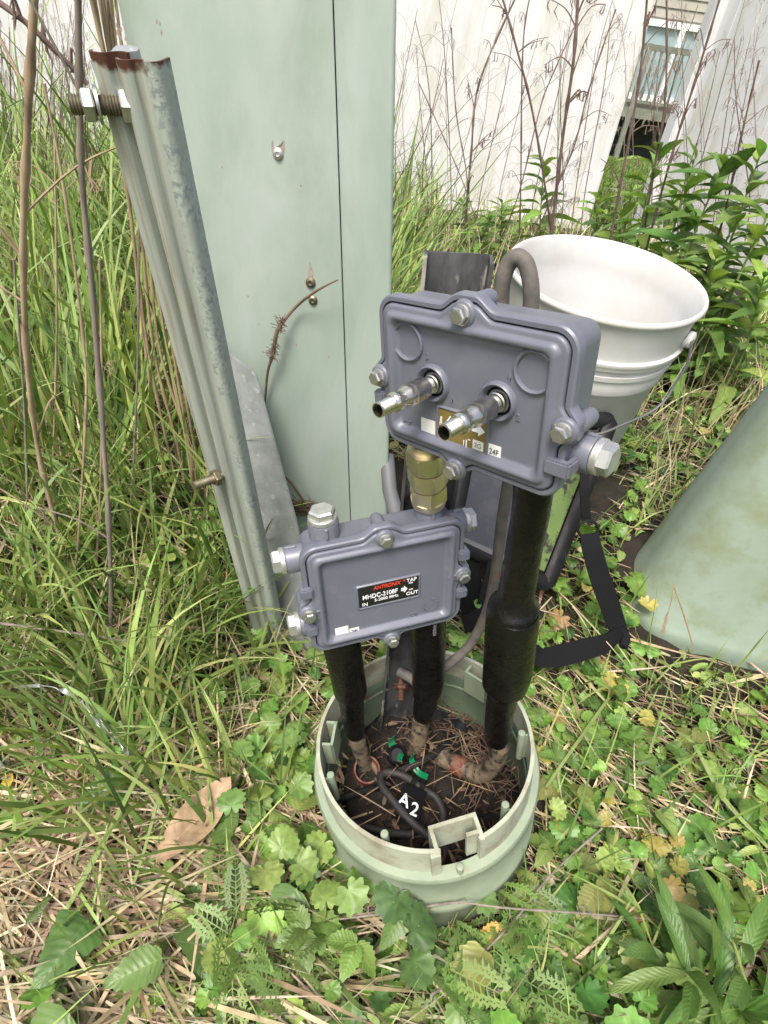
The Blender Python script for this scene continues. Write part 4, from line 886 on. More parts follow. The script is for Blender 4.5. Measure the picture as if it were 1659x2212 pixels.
def tri(t):
    V, F_, L = t
    if F_.shape[1] == 3: return t
    return V, np.vstack([F_[:, [0, 1, 2]], F_[:, [0, 2, 3]]]), L
def join(parts):
    off = 0; A = [[], [], [], []]
    for V, F_, c, l in parts:
        if F_.shape[1] == 4: F_ = np.vstack([F_[:, [0, 1, 2]], F_[:, [0, 2, 3]]])
        A[0].append(V); A[1].append(F_+off); A[2].append(c); A[3].append(l if l is not None else np.zeros((len(V), 3))); off += len(V)
    return [np.vstack(a) for a in A]
def feather():
    """finely cut pinnate leaf"""
    V = []; F_ = []; L = []
    def sl(p, d, l, w_):
        d = d/np.linalg.norm(d); s = np.array([-d[1], d[0]]); b = len(V)
        for q, ww in ((0, w_*.5), (.55, w_), (1, w_*.15)):
            c = p+d*l*q; V.append((*(c-s*ww), .0)); V.append((*(c+s*ww), .0)); L.extend([(-1, q, 0), (1, q, 0)])
        F_.extend([(b, b+1, b+3, b+2), (b+2, b+3, b+5, b+4)])
    sl(np.array([0, 0.]), np.array([0, 1.]), 1, .012)
    for i in range(7):
        t = .2+i*.12; l = .34*(1-abs(t-.45)*.95)
        for sg in (-1, 1):
            p = np.array([0, t]); d = np.array([sg*1., .55]); sl(p, d, l, .014)
            for j in range(2):
                pp = p+d/np.linalg.norm(d)*l*(.45+.3*j)
                for g2 in (-1, 1):
                    a = math.atan2(d[1], d[0])+g2*.75; sl(pp, np.array([math.cos(a), math.sin(a)]), l*.42, .026)
    return tri((np.array(V), np.array(F_), np.array(L)))
ov = lambda t: .34*math.sin(math.pi*min(1, t*.93+.07)**.8)**.8*(1-t*.15) if t < .999 else .005
lc = lambda t: (.105*math.sin(math.pi*(t*.97+.02))**.75) if t < .999 else .003
lw = lambda t: (.16*math.sin(math.pi*(t**.85*.97+.02))**.8) if t < .999 else .003
ht = lambda t: (.50*(1-t)**.75*min(1, (t+.03)*6)**.6+.005)
T_ivy = [tmpl_round((13, 11, 15, 9, 12)[s], 3, (.13, .16, .10, .2, .14)[s], .5, (.10, .22, -.12, .15, .02)[s], s) for s in range(5)]
T_ov = tri(tmpl_strip(ov, 14, .22, 1, .10)); T_lc = tri(tmpl_strip(lc, 12, .3, 0, 0, .12)); T_lw = tri(tmpl_strip(lw, 14, .22, 1, .05, .10)); T_ht = tri(tmpl_strip(ht, 14, .18, 1, .03, .12))
T_ft = feather(); T_sm = tri(tmpl_strip(lw, 5, .25, 0, 0, .1))
def cjit(c, n, v=.18, g=.12, rs=RS):
    c = np.array(c)[None]*(1+rs.normal(0, v, (n, 1))); c = c*(1+rs.normal(0, g, (n, 3))); return np.clip(c, .005, .9)
G1, G2, G3, G4 = (.155, .235, .055), (.235, .32, .085), (.085, .15, .04), (.34, .39, .13)
ST1, ST2, ST3 = (.43, .35, .21), (.27, .205, .12), (.56, .48, .32)
def mixc(cols, n, p=None, v=.15, g=.06):
    k = RS.choice(len(cols), n, p=p); return np.clip(np.array(cols)[k]*(1+RS.normal(0, v, (n, 1)))*(1+RS.normal(0, g, (n, 3))), .005, .9)
def scatter(n, x0, x1, y0, y1, keep=None, pw=1.0, mg=0.):
    """points denser near the photographer's spot than far away"""
    X = []; Y = []
    tot = 0
    while tot < n:
        x = RS.uniform(x0, x1, n*2); y = RS.uniform(y0, y1, n*2); d2 = x*x+y*y+.35
        k = RS.rand(n*2) < np.minimum(1, (.45/d2)**pw)
        if keep is not None: k &= keep(x, y)
        k &= ~excluded(x, y, 0, mg); X.append(x[k]); Y.append(y[k]); tot += k.sum()
    x = np.concatenate(X)[:n]; y = np.concatenate(Y)[:n]
    return x, y
def ground_pts(x, y, dz=0.): return np.stack([x, y, gnd(x, y)+dz], 1)
# dense-left map: 1 on the tall-grass side
def leftness(x, y): return sstep((-x-.02+(y-.5)*.05)/.25+.1)
def noise2(x, y, f, ph=0): return np.sin(x*f+ph+1.7*np.sin(y*f*.7+ph))*np.cos(y*f*1.1-ph+1.3*np.sin(x*f*.6))
def build_stuff():
    # 1 straw litter
    n = 26000; x, y = scatter(n, -2.6, 2.2, -.12, 3.6, pw=1.15); p = ground_pts(x, y, 0); p[:, 2] += RS.uniform(.0, .02, n)+.006
    L = (RS.gamma(3., .022, n)+.02)*np.where(x > .1, .7, 1.1); W = RS.uniform(.0008, .0024, n)*(1+.25*np.hypot(x, y)); wide = (RS.rand(n) < .12+.25*((y < .42) & (x < .02))); W[wide] *= 2.1; L[wide] *= 1.35
    pref = 2.7+.5*noise2(x, y, 3.)
    az = np.where(RS.rand(n) < .55, pref+RS.normal(0, .45, n)+np.pi*(RS.rand(n) < .5), RS.uniform(0, 6.28, n))
    b = blades(p, L, W, az, RS.normal(1.5, .10, n), RS.normal(.12, .22, n), mixc([ST1, ST2, ST3, (.20, .13, .09)], n, [.42, .24, .18, .16]), S_=4)
    o = mesh_np('straw_litter', *b, M_straw); tag(o, 'dry tan straw litter matted over the ground', 'straw', kind='stuff')
    n = 3000; x = RS.uniform(-.62, .03, n); y = RS.uniform(-.12, .34, n); k = (RS.rand(n) < sstep((.30-y)/.15)*.9+.1) & ~excluded(x, y, 0, .015); x = x[k]; y = y[k]; n = len(x); p = ground_pts(x, y); p[:, 2] += RS.uniform(.006, .040, n)
    b = blades(p, RS.uniform(.05, .16, n), RS.uniform(.0016, .0042, n), np.where(RS.rand(n) < .7, .15+.25*np.sin(x*9)+RS.normal(0, .35, n)+np.pi*(RS.rand(n) < .5), RS.uniform(0, 6.28, n)), RS.normal(1.5, .12, n), RS.normal(.18, .25, n), mixc([ST1, ST2, ST3, (.33, .25, .17)], n), S_=6)
    o = mesh_np('straw_mat', *b, M_straw); tag(o, 'thick mat of long flattened tan straw at the lower left', 'straw', kind='stuff')
    # 2 long green grass on the left
    n = 7800; x, y = scatter(n, -3.2, .35, .16, 4.0, keep=lambda x, y: (RS.rand(len(x)) < leftness(x, y)*(.35+.65*sstep(noise2(x, y, 7)+.6))*sstep((y-.12-.35*sstep(-x-.1))/.35+.10)), pw=.95, mg=.035)
    p = ground_pts(x, y); cl = np.floor(x*9)+np.floor(y*9)*13; az = (np.sin(cl*12.9)*43758.5 % 1)*6.28+RS.normal(0, .7, n)
    L = RS.gamma(6., .045, n)*(.6+.75*sstep((y-.4)/.8)); W = RS.uniform(.0028, .0075, n)*(.8+.25*np.hypot(x, y))
    b = blades(p, L, W, az, np.abs(RS.normal(.25, .18, n)), RS.gamma(2., .38, n), mixc([G1, G2, G3, G4], n, [.30, .36, .14, .20]), S_=8)
    o = mesh_np('tall_grass', *b, M_blade); tag(o, 'long bending green grass left of the mounting post and behind the cabinet', 'grass', kind='stuff')
    # dry blades standing among it
    n = 4600; x, y = scatter(n, -3.2, 1.8, .35, 4.0, keep=lambda x, y: (y > .75) | (x < -.12), pw=.8, mg=.06); p = ground_pts(x, y)
    b = blades(p, np.minimum(RS.gamma(6, .045, n), .16+.12*(y > 1)), RS.uniform(.0012, .0032, n)*(.8+.25*np.hypot(x, y)), RS.uniform(0, 6.28, n), np.abs(RS.normal(.3, .3, n)), RS.normal(.4, .5, n), mixc([ST1, ST2, ST3], n), S_=5)
    o = mesh_np('dry_grass', *b, M_straw); tag(o, 'thin dry tan grass standing among the green blades', 'dry grass', kind='stuff')
    # 3 short green grass everywhere, denser on the right and behind the bucket
    n = 20000; x, y = scatter(n, -2.5, 2.2, -.12, 4.0, keep=lambda x, y: RS.rand(len(x)) < np.where(y > .8, 1, .45+.5*sstep((x-.25)/.2)*sstep((y-.3)/.25)), pw=.85, mg=.015); p = ground_pts(x, y)
    L = RS.gamma(4., .018, n)*(1+.7*sstep((y-.8)/.8)); W = RS.uniform(.0014, .0034, n)*(.8+.35*np.hypot(x, y))
    b = blades(p, L, W, RS.uniform(0, 6.28, n), np.abs(RS.normal(.5, .3, n)), RS.gamma(2, .4, n), mixc([G1, G2, G4, G3], n, [.3, .35, .2, .15]), S_=5)
    o = mesh_np('short_grass', *b, M_blade); tag(o, 'short fine green grass over the ground right of the base and behind the bucket', 'grass', kind='stuff')
    # 4 round scalloped leaves (ground cover) with petioles
    parts = []; pet = []
    n = 5800; x, y = scatter(n, -1.8, 2.0, -.10, 2.6, keep=lambda x, y: RS.rand(len(x)) < np.clip(.05+.95*sstep(noise2(x, y, 11, .6)*.9+.25+.55*sstep((x+.02)/.12))+.8*np.exp(-(np.hypot(x-.09, y-.35)-.19)**2/.003), 0, 1)*np.where((x < -.14) & (y < .5), .25, 1), pw=1.0, mg=.022)
    h = RS.gamma(3., .0065, n)+.006; p = ground_pts(x, y); off = RS.normal(0, .010, (n, 2)); tip = p.copy(); tip[:, :2] += off; tip[:, 2] += h
    sc = RS.gamma(9., .00105, n)+.0025; X_, Y_, Z_ = frames(n, .38); col = mixc([(.11, .215, .04), (.165, .285, .055), (.065, .14, .032), (.25, .345, .08)], n, [.38, .32, .2, .10])
    k3 = RS.randint(0, 5, n); br = RS.rand(n) < .05; col[br] = mixc([(.30, .20, .07), (.36, .32, .08)], br.sum()); sx_ = RS.uniform(.75, 1.15, n)[:, None]
    for k in range(5): s_ = k3 == k; parts.append(leafinst(T_ivy[k], tip[s_], X_[s_]*sx_[s_], Y_[s_], Z_[s_], sc[s_], col[s_], RS.uniform(-.5, .6, s_.sum())))
    o = mesh_np('ground_ivy', *join(parts), M_ivy); tag(o, 'low ground cover of small round scalloped green leaves', 'ground cover', kind='stuff')
    d = tip-p; L = np.linalg.norm(d, axis=1); az = np.arctan2(d[:, 1], d[:, 0]); ln = np.arccos(np.clip(d[:, 2]/L, -1, 1))
    # 5 mixed small leaves
    n = 5200; x, y = scatter(n, -1.8, 2.1, -.12, 3.2, keep=lambda x, y: RS.rand(len(x)) < np.where((x < -.1) & (y < .45), .18, .75)*sstep(noise2(x, y, 9, 2)+.8), pw=.95, mg=.022)
    p = ground_pts(x, y); p[:, 2] += RS.gamma(2.5, .007, n); X_, Y_, Z_ = frames(n, .5); col = mixc([G1, G2, G3, G4], n, [.35, .3, .25, .1])
    parts = [leafinst(T_ov, p[:2600], X_[:2600], Y_[:2600], Z_[:2600], RS.uniform(.010, .026, 2600), col[:2600], RS.uniform(-.1, .5, 2600)),
             leafinst(T_sm, p[2600:], X_[2600:], Y_[2600:], Z_[2600:], RS.uniform(.010, .035, n-2600), col[2600:], RS.uniform(-.1, .6, n-2600))]
    o = mesh_np('small_weeds', *join(parts), M_leaf); tag(o, 'mixed small toothed weed leaves creeping through the straw', 'weeds', kind='stuff')
    # 6 fine cut foliage in the foreground
    n = 150; q = []
    for (cx, cy, k) in ((560, 2060, 55), (640, 2100, 30), (500, 1990, 25), (1130, 2060, 30), (1090, 1990, 20), (1010, 2150, 15)):
        for i in range(k):
            a = pz(cx+RS.normal(0, 45), cy+RS.normal(0, 45), .02); q.append(a)
    p = np.array([tuple(v) for v in q]); n = len(p); p[:, 2] = .008+RS.gamma(2, .010, n); k_ = ~excluded(p[:, 0], p[:, 1]); p = p[k_]; n = len(p)
    X_, Y_, Z_ = frames(n, .45)
    o = mesh_np('cut_leaf_weed', *leafinst(T_ft, p, X_, Y_, Z_, RS.uniform(.035, .06, n), mixc([(.13, .20, .05), (.17, .25, .07)], n), RS.uniform(0, .5, n)), M_blade); tag(o, 'feathery finely cut green weed leaves in the foreground', 'weeds', kind='stuff')
    # debris inside the pot
    bd = dict(BODY); BODY.clear()
    n = 55; a = RS.uniform(0, 6.28, n); r = .10*np.sqrt(RS.rand(n)); p = np.stack([PB.x+.014+r*np.cos(a), PB.y+.012+r*np.sin(a), .045+RS.uniform(0, .012, n)], 1)
    b = blades(p, RS.uniform(.02, .075, n), RS.uniform(.0006, .0018, n), RS.uniform(0, 6.28, n), RS.normal(1.45, .2, n), RS.normal(.05, .15, n), mixc([(.30, .22, .12), (.18, .12, .07), (.11, .065, .04)], n), S_=4)
    m = MB(); rs = random.Random(9)
    for k in range(170):
        a = rs.gauss(.9, .9); r_ = .035+.07*rs.random(); c = Vector((PB.x+.012+r_*math.cos(a), PB.y+.008+r_*math.sin(a), .042+rs.random()*.012)); d = Vector((rs.uniform(-1, 1), rs.uniform(-1, 1), rs.uniform(-.1, .5)))*.016
        m.tube([c-d, c+Vector((rs.uniform(-1, 1), rs.uniform(-1, 1), 1))*.006, c+d], [.0006, .0007, .0003], 4, sub=3)
    tag(m.build('root_tangle', M_root), 'tangle of fine dark roots on the soil in the back of the round base', 'roots', kind='stuff')
    o = mesh_np('pot_debris', *b, M_straw); tag(o, 'dry straw and pine needles scattered on the soil inside the round base', 'debris', kind='stuff')
    BODY.update(bd)
    # dirt crumbs and leaf flakes in the pot
    n = 260; a = RS.uniform(0, 6.28, n); r = .108*np.sqrt(RS.rand(n)); p = np.stack([PB.x+.014+r*np.cos(a), PB.y+.012+r*np.sin(a), .040+RS.uniform(0, .010, n)], 1); X_, Y_, Z_ = frames(n, .9)
    o = mesh_np('pot_leaf_crumbs', *leafinst(T_sm, p, X_, Y_, Z_, RS.uniform(.005, .02, n), mixc([(.07, .04, .025), (.14, .09, .055), (.03, .02, .015)], n), RS.uniform(-.5, .8, n)), M_straw); tag(o, 'dark leaf crumbs on the soil inside the round base', 'debris', kind='stuff')
    # lawn blades seen through the gap
    n = 14000; yy = 4.5+8*RS.rand(n)**1.5; xx = yy*.26+RS.normal(0, .35, n)+.1; p = np.stack([xx, yy, .15+0*xx], 1)
    b = blades(p, RS.uniform(.05, .09, n), RS.uniform(.004, .008, n)*1.5, RS.uniform(0, 6.28, n), np.abs(RS.normal(.3, .2, n)), RS.uniform(0, .8, n), mixc([(.13, .20, .03), (.17, .24, .045), (.10, .16, .03)], n), S_=3)
    o = mesh_np('lawn_grass', *b, M_blade); tag(o, 'mown green lawn beyond the gap in the fence', 'lawn', kind='stuff')
def stem_path(P, wob=0., rs=random): return P
def build_stems():
    rs = random.Random(8)
    GL = 'dry stalks standing left of the post'
    def stem(name, pts, r0, r1, m, label, group, nodes=0, side=0, cat='dry stalk'):
        P = [py(*p) for p in pts]; base = P[-1].copy(); q = MB(); Q, R = spline([p-base for p in P], np.linspace(r1, r0, len(P)).tolist(), 6)
        if nodes:
            for i in range(0, len(R)): R[i] *= 1+(.45 if (i % max(2, len(R)//nodes)) == 0 else rs.uniform(-.05, .05))
        q.tube(Q, R, 8)
        for k in range(side):
            i = rs.randrange(2, len(Q)-3) if len(Q) > 8 else 1; d = Vector((rs.uniform(-1, 1), rs.uniform(-.3, .3), rs.uniform(.2, .9))).normalized(); l = rs.uniform(.05, .16)*(Q[0]-Q[-1]).length
            a = Q[i]; b = a+d*l*.5+Vector((0, 0, .01)); c = a+d*l+Vector((rs.uniform(-.2, .2)*l, 0, rs.uniform(-.3, .1)*l)); q.tube([a, b, c], [R[i]*.5, R[i]*.35, R[i]*.2], 5, sub=4)
            for j in range(rs.randrange(2, 6)):
                e = b.lerp(c, rs.random()); q.tube([e, e+Vector((rs.uniform(-1, 1)*.006, 0, -rs.uniform(.004, .02))), e+Vector((rs.uniform(-1, 1)*.01, 0, -rs.uniform(.01, .03)))], [R[i]*.25, R[i]*.5, R[i]*.1], 4)
        o = q.build(name, m, ang=60); o.location = base; tag(o, label, cat, group)
    stem('dry_cane', [(76, -40, .52), (60, 260, .53), (50, 560, .55), (62, 820, .58), (92, 1020, .6), (150, 1250, .60), (165, 1420, .58)], .0030, .0030, M_tan, 'thick tan cane nearest the left edge of the photo', GL, 9, 6)
    stem('dry_cane', [(168, -40, .50), (172, 200, .51), (178, 400, .52), (205, 700, .53), (232, 1080, .53), (240, 1300, .52), (236, 1460, .50)], .0030, .0024, M_grey, 'straight grey-brown stalk between the left edge and the post', GL, 7, 2)
    stem('dry_cane', [(95, 180, .60), (140, 420, .60), (178, 720, .60), (185, 900, .58), (160, 1250, .55), (120, 1440, .52)], .0018, .0012, M_tan, 'slender pale cane crossing behind the grey-brown stalk', GL, 5, 1)
    for k in range(7):
        j = [rs.uniform(-11, 11) for _ in range(6)]; x = 232+k*7; stem('dry_reed', [(x-40+k*2, -30, .72+k*.01), (x+5+j[0], 200+j[1], .74), (x+45+k*3+j[1], 480, .76), (x+80+k*5+j[2], 760, .78), (x+130+k*6+j[3]*1.5, 1000, .78), (x+165+k*5+j[4]*2, 1170+k*9, .74)], rs.uniform(.0018, .0030), rs.uniform(.0014, .0028), M_tan, ('leftmost', 'second from left', 'third from left', 'middle', 'third from right', 'second from right', 'rightmost')[k]+' tan reed of the bundle left of the post', 'bundle of tan reeds beside the post', 6, 0, 'reed')
    stem('dark_twig', [(-10, 0, .62), (60, 52, .62), (130, 120, .63), (190, 182, .64)], .0022, .0028, M_dkst, 'dark bare twig slanting across the top left corner', None, 0, 3, 'twig')
    stem('dry_twig', [(-20, 1344, .42), (120, 1362, .44), (300, 1388, .47), (480, 1412, .5)], .0014, .0018, M_grey, 'long thin dry twig lying across the grass left of the base', None, 4, 0, 'twig')
    for (xa, ya, xb, yb, Y) in ((345, 560, 180, 760, .62), (500, 860, 300, 1170, .55)):
        pass
    L2 = [(30, 560, 60, 1420, .62), (118, 300, 100, 1300, .7), (300, 420, 262, 1400, .66), (215, 560, 200, 1380, .6)]
    for k, (x0, y0, x1, y1, Y) in enumerate(L2):
        stem('thin_stalk', [(x0, y0, Y), ((x0+x1)/2+12, (y0+y1)/2, Y), (x1, y1, Y-.04)], .0016, .0010, M_tan if k % 2 else M_grey, ('greyish thin stalk nearest the left edge in the tall grass', 'tan thin stalk starting left of the rod of the post', 'greyish thin stalk closest to the post in the tall grass', 'tan thin stalk right of the straight grey-brown stalk')[k], 'thin stalks in the tall grass', 4, 2)
    # bare dark stalks in front of the fence
    GF = 'bare branching stalks in front of the white fence'
    R_ = [([(1075, -40, 2.0), (1112, 90, 2.0), (1150, 240, 2.02), (1180, 420, 2.05), (1198, 560, 2.1)], .0055, 8), ([(1250, -40, 1.9), (1240, 120, 1.9), (1218, 280, 1.93), (1196, 460, 1.97), (1185, 580, 2.0)], .008, 10),
          ([(1150, -30, 2.2), (1133, 60, 2.2), (1127, 190, 2.2), (1125, 400, 2.25), (1120, 560, 2.3)], .004, 6), ([(1125, -30, 2.4), (1035, 180, 2.4), (1018, 330, 2.4), (1005, 480, 2.45)], .006, 8),
          ([(1400, -30, 1.8), (1380, 180, 1.82), (1340, 400, 1.85), (1300, 620, 1.9)], .0055, 8), ([(1440, -30, 1.9), (1438, 200, 1.9), (1418, 340, 1.92), (1380, 560, 1.95)], .005, 8),
          ([(1560, -20, 1.7), (1500, 180, 1.72), (1450, 340, 1.75), (1390, 560, 1.8)], .005, 8), ([(1330, 20, 2.1), (1270, 200, 2.1), (1235, 330, 2.12), (1150, 520, 2.15)], .0038, 8),
          ([(975, 60, 2.5), (985, 240, 2.5), (1010, 400, 2.5), (1000, 540, 2.5)], .0035, 6), ([(1240, 60, 2.2), (1190, 170, 2.2), (1165, 240, 2.2), (1120, 420, 2.2), (1080, 520, 2.25)], .0035, 5),
          ([(905, 180, 2.4), (960, 300, 2.4), (1010, 420, 2.4), (1040, 520, 2.4)], .0030, 5), ([(1640, 130, 1.6), (1600, 300, 1.62), (1560, 480, 1.65), (1500, 660, 1.7)], .004, 7)]
    for k, (P, r, s_) in enumerate(R_):
        stem('bare_stalk', P, r*.6, r*.45, M_dkst, where('bare branching stalk', P[1][0], P[1][1]), GF, 5, s_)
    # upper left seed-head twiggery, far
    for k in range(34):
        x = rs.uniform(-20, 225); y0 = rs.uniform(-30, 120); x1 = x+rs.uniform(-30, 60); Y = rs.uniform(1.4, 2.6)
        stem('seed_stalk', [(x, y0, Y), ((x+x1)/2, y0+130, Y), (x1, 330, Y+.1), (x1+20, 420, Y+.1)], .0018, .0008, (M_dkst, M_pale, M_grey)[k % 3], 'fine seed stalk', 'fine seed stalks at the top left', 0, 9)
    for k in range(38):
        x = rs.uniform(870, 1650); y0 = rs.uniform(-30, 150); x1 = x+rs.uniform(-120, 40); Y = rs.uniform(1.9, 2.8)
        stem('seed_stalk', [(x, y0, Y), ((x+x1)/2+rs.uniform(-20, 20), y0+150, Y), (x1, 420, Y+.1), (x1-10, 520, Y+.1)], [.0024, .0016, .0020][k % 3], .0009, (M_dkst, M_pale, M_grey)[k % 3], 'fine seed stalk', 'fine seed stalks behind the bucket', 0, 9)
def number_stalks():
    def o_(n): return '%d%s' % (n, 'th' if 10 <= n % 100 <= 20 else {1: 'st', 2: 'nd', 3: 'rd'}.get(n % 10, 'th'))
    for g, tl in (('fine seed stalks at the top left', 'left of the post, before the fence'), ('fine seed stalks behind the bucket', 'right of the cabinet, before the fence')):
        L = sorted([o for o in bpy.data.objects if o.get('group') == g], key=lambda o: (o.location.x/o.location.y))
        for i, o in enumerate(L): o['label'] = '%s fine seed stalk from the left, of those %s' % (o_(i+1), tl)
def leafplant(name, label, group, base, top, n, size, tm, mt, cols, cat='plant', bendx=0., r=.003, droop=.5, start=.15, stemmat=None):
    base = Vector(base); top = Vector(top); t = empty(name, base, label=label, cat=cat, group=group); d = top-base
    m = MB(); mid = d*.5+Vector((bendx, 0, 0)); Q, R = spline([Vector((0, 0, 0)), mid, d], [r, r*.8, r*.4], 8); m.tube(Q, R, 7); m.build('stem', stemmat or M_gst, t)
    P = []; Yv = []; sc = []
    ax = d.normalized()
    for i in range(n):
        f = start+(1-start)*(i/(n-1) if n > 1 else 1); k = f*(len(Q)-1); a = Q[int(k)].lerp(Q[min(int(k)+1, len(Q)-1)], k-int(k)); an = i*2.4+RS.uniform(-.3, .3)
        u = ax.orthogonal().normalized(); v = ax.cross(u); out = u*math.cos(an)+v*math.sin(an); up_ = .25+.9*f**2
        P.append(tuple(a)); Yv.append(tuple((out+ax*up_+Vector((0, 0, .1))).normalized())); sc.append(size*(1.05-.55*f**1.5)*RS.uniform(.8, 1.15))
    P = np.array(P); Yv = np.array(Yv); sc = np.array(sc); Zv = np.array([0, 0, 1.])[None]-Yv*Yv[:, 2:3]+RS.normal(0, .2, Yv.shape); Zv -= Yv*(Yv*Zv).sum(1)[:, None]; Zv /= np.linalg.norm(Zv, axis=1)[:, None]
    V = leafinst(tm, P, np.cross(Yv, Zv), Yv, Zv, sc, mixc(cols, n, v=.12), RS.uniform(.3, 1., n)*droop)
    mesh_np('foliage', *V, mt, t)
    return t
def build_plants():
    cg = [(.15, .25, .055), (.21, .32, .07), (.10, .18, .045)]
    spots = [(1395, 640, 1420, 330, 1.95, .17), (1450, 650, 1500, 345, 1.75, .18), (1500, 640, 1560, 360, 1.65, .18), (1560, 620, 1640, 340, 1.6, .18), (1600, 650, 1700, 380, 1.5, .18), (1340, 560, 1370, 390, 2.3, .16), (1480, 560, 1480, 420, 2.0, .17), (1420, 560, 1455, 430, 2.2, .17), (1640, 640, 1690, 460, 1.6, .17), (1300, 560, 1290, 430, 2.2, .15),
             (1180, 530, 1175, 350, 2.6, .17), (1090, 540, 1085, 440, 2.7, .15), (1010, 520, 1000, 440, 2.6, .14), (1540, 640, 1590, 470, 1.75, .17), (1360, 600, 1340, 460, 2.1, .15)]
    spots += [(1520, 700, 1545, 560, 1.45, .16), (1620, 720, 1650, 600, 1.35, .15), (1460, 560, 1500, 470, 2.0, .15), (1050, 545, 1060, 470, 2.4, .13), (900, 540, 905, 470, 2.3, .12)]
    for k, (x0, y0, x1, y1, Y, s) in enumerate(spots):
        a = py(x0, y0, Y); a.z = float(gnd(a.x, a.y)); b = py(x1, y1, Y)
        leafplant('leafy_weed', where('tall lance-leaved weed', x1, y1), 'leafy weeds along the right fence', a, b, 26, s*.95, T_lw, M_lance, cg, bendx=RS.uniform(-.03, .03), r=.0040, droop=.8)
    # lance-leaved plant at the bottom right
    a = pz(1600, 2230, .01)
    for k, (x1, y1, z1, n, s) in enumerate(((1480, 2100, .085, 15, .125), (1400, 2050, .07, 8, .11), (1580, 2020, .11, 9, .12))):
        leafplant('willow_leaved_weed', ('weed with long narrow green leaves filling the bottom right corner', 'narrow-leaved weed shoot reaching furthest left at the bottom right', 'upright narrow-leaved weed shoot near the bottom right edge')[k], 'narrow-leaved weeds at the bottom right', a+Vector((k*.01, -.01*k, 0)), pz(x1, y1, z1), n, s, T_lc, M_lance, [(.13, .225, .055), (.095, .175, .04)], r=.0028, droop=.4, start=.3)
    a = pz(1120, 1990, .01)
    leafplant('willow_leaved_weed', 'single brown-stemmed weed lying below the round base', None, pz(1100, 1985, .02), pz(1330, 2130, .03), 7, .05, T_lc, M_lance, cg, r=.0028, start=.2, stemmat=M_tan)
    # leaf things placed one by one: pixel, height, heading(deg in plan), size, template, colour, material
    def leafthing(name, label, cat, group, x, y, z, head, size, tm, mt, col, tilt=.3, seg=1, curl=.3, pet=True):
        if name == 'scalloped_leaf': size *= .84; col = tuple(c*.88 for c in col); tilt = .2+.3*((x*7+y) % 10)/10
        rs2 = np.random.RandomState(int(x*7+y)); c = np.array(pz(x, y, z)); g0 = np.array([c[0]-.02*math.cos(rad(head)), c[1]-.02*math.sin(rad(head)), float(gnd(c[0], c[1]))])
        t = empty(name, g0, label=label, cat=cat, group=group); n = seg
        hd = rad(head)+(np.linspace(-1.25, 1.25, n) if n > 1 else np.zeros(1))
        X_, Y_, Z_ = frames(n, np.full(n, tilt), hd, rs2); pos = np.repeat((c-g0)[None], n, 0)
        V = leafinst(tm, pos, X_, Y_, Z_, np.full(n, size)*(1 if n == 1 else 1)*rs2.uniform(.9, 1.1, n), cjit(col, n, .06, .04, rs2), np.full(n, curl)); mesh_np('leaf', *V, mt, t)
        if pet:
            m = MB(); m.tube([Vector((0, 0, 0)), Vector((c-g0)*np.array([.4, .4, .7])), Vector(c-g0)], [.0012, .0010, .0008], 6, sub=4); m.build('petiole', M_gst, t)
    V1 = (.085, .15, .04); V2 = (.12, .20, .055)
    for k, (x, y, h, s, c) in enumerate(((165, 1490, 40, .05, V2), (250, 1540, 200, .034, V1), (340, 1500, -20, .04, V1), (270, 1690, 220, .06, V1), (190, 1990, 250, .055, V1), (350, 2070, 210, .045, V2), (420, 1990, -60, .045, V1), (515, 1870, -80, .035, V1), (150, 2190, 240, .05, V2), (580, 1800, 30, .05, G2), (640, 1750, 60, .055, G2), (560, 1730, 110, .045, G2), (505, 1800, 170, .05, V2), (640, 1920, 250, .05, V2),
                                              (870, 1960, 250, .04, V1), (1230, 1780, 100, .035, V2), (1330, 1560, 80, .04, V2), (1290, 1470, 130, .055, G2), (1420, 1750, 300, .04, G2), (1540, 1830, 30, .045, V2))):
        leafthing('heart_leaved_weed', where('broad pointed leaf', x, y), 'weed', 'broad pointed leaves in the ground cover', x, y, .035+.012*(k % 3), h, s, T_ht if k % 5 else T_ov, M_leaf, c, .35)
    SB = ((.16, .20, .05), (.13, .20, .05), (.19, .21, .06), (.15, .24, .05))
    for k, (x, y, h, s) in enumerate(((1240, 1860, 60, .036), (1185, 1830, 160, .03), (1290, 1920, -60, .036), (1330, 1850, 20, .032), (1160, 1930, 200, .034), (1210, 1640, 100, .028), (1150, 1600, 140, .026), (1170, 1480, 90, .028), (1250, 1720, 30, .03), (1420, 1880, 10, .034), (1480, 1960, -30, .03), (770, 2040, 250, .034), (700, 1960, 160, .032), (1390, 1640, 60, .03), (1500, 1600, 120, .03), (1580, 1720, 40, .03), (1620, 1950, 20, .034), (660, 2010, 210, .034), (1180, 1720, 90, .026))):
        leafthing('strawberry_weed', where('three-leaflet weed', x, y), 'weed', 'three-leaflet weeds round the base', x, y, .03+.01*(k % 3), h, s, T_ov, M_leaf, SB[k % 4], .25, 3)
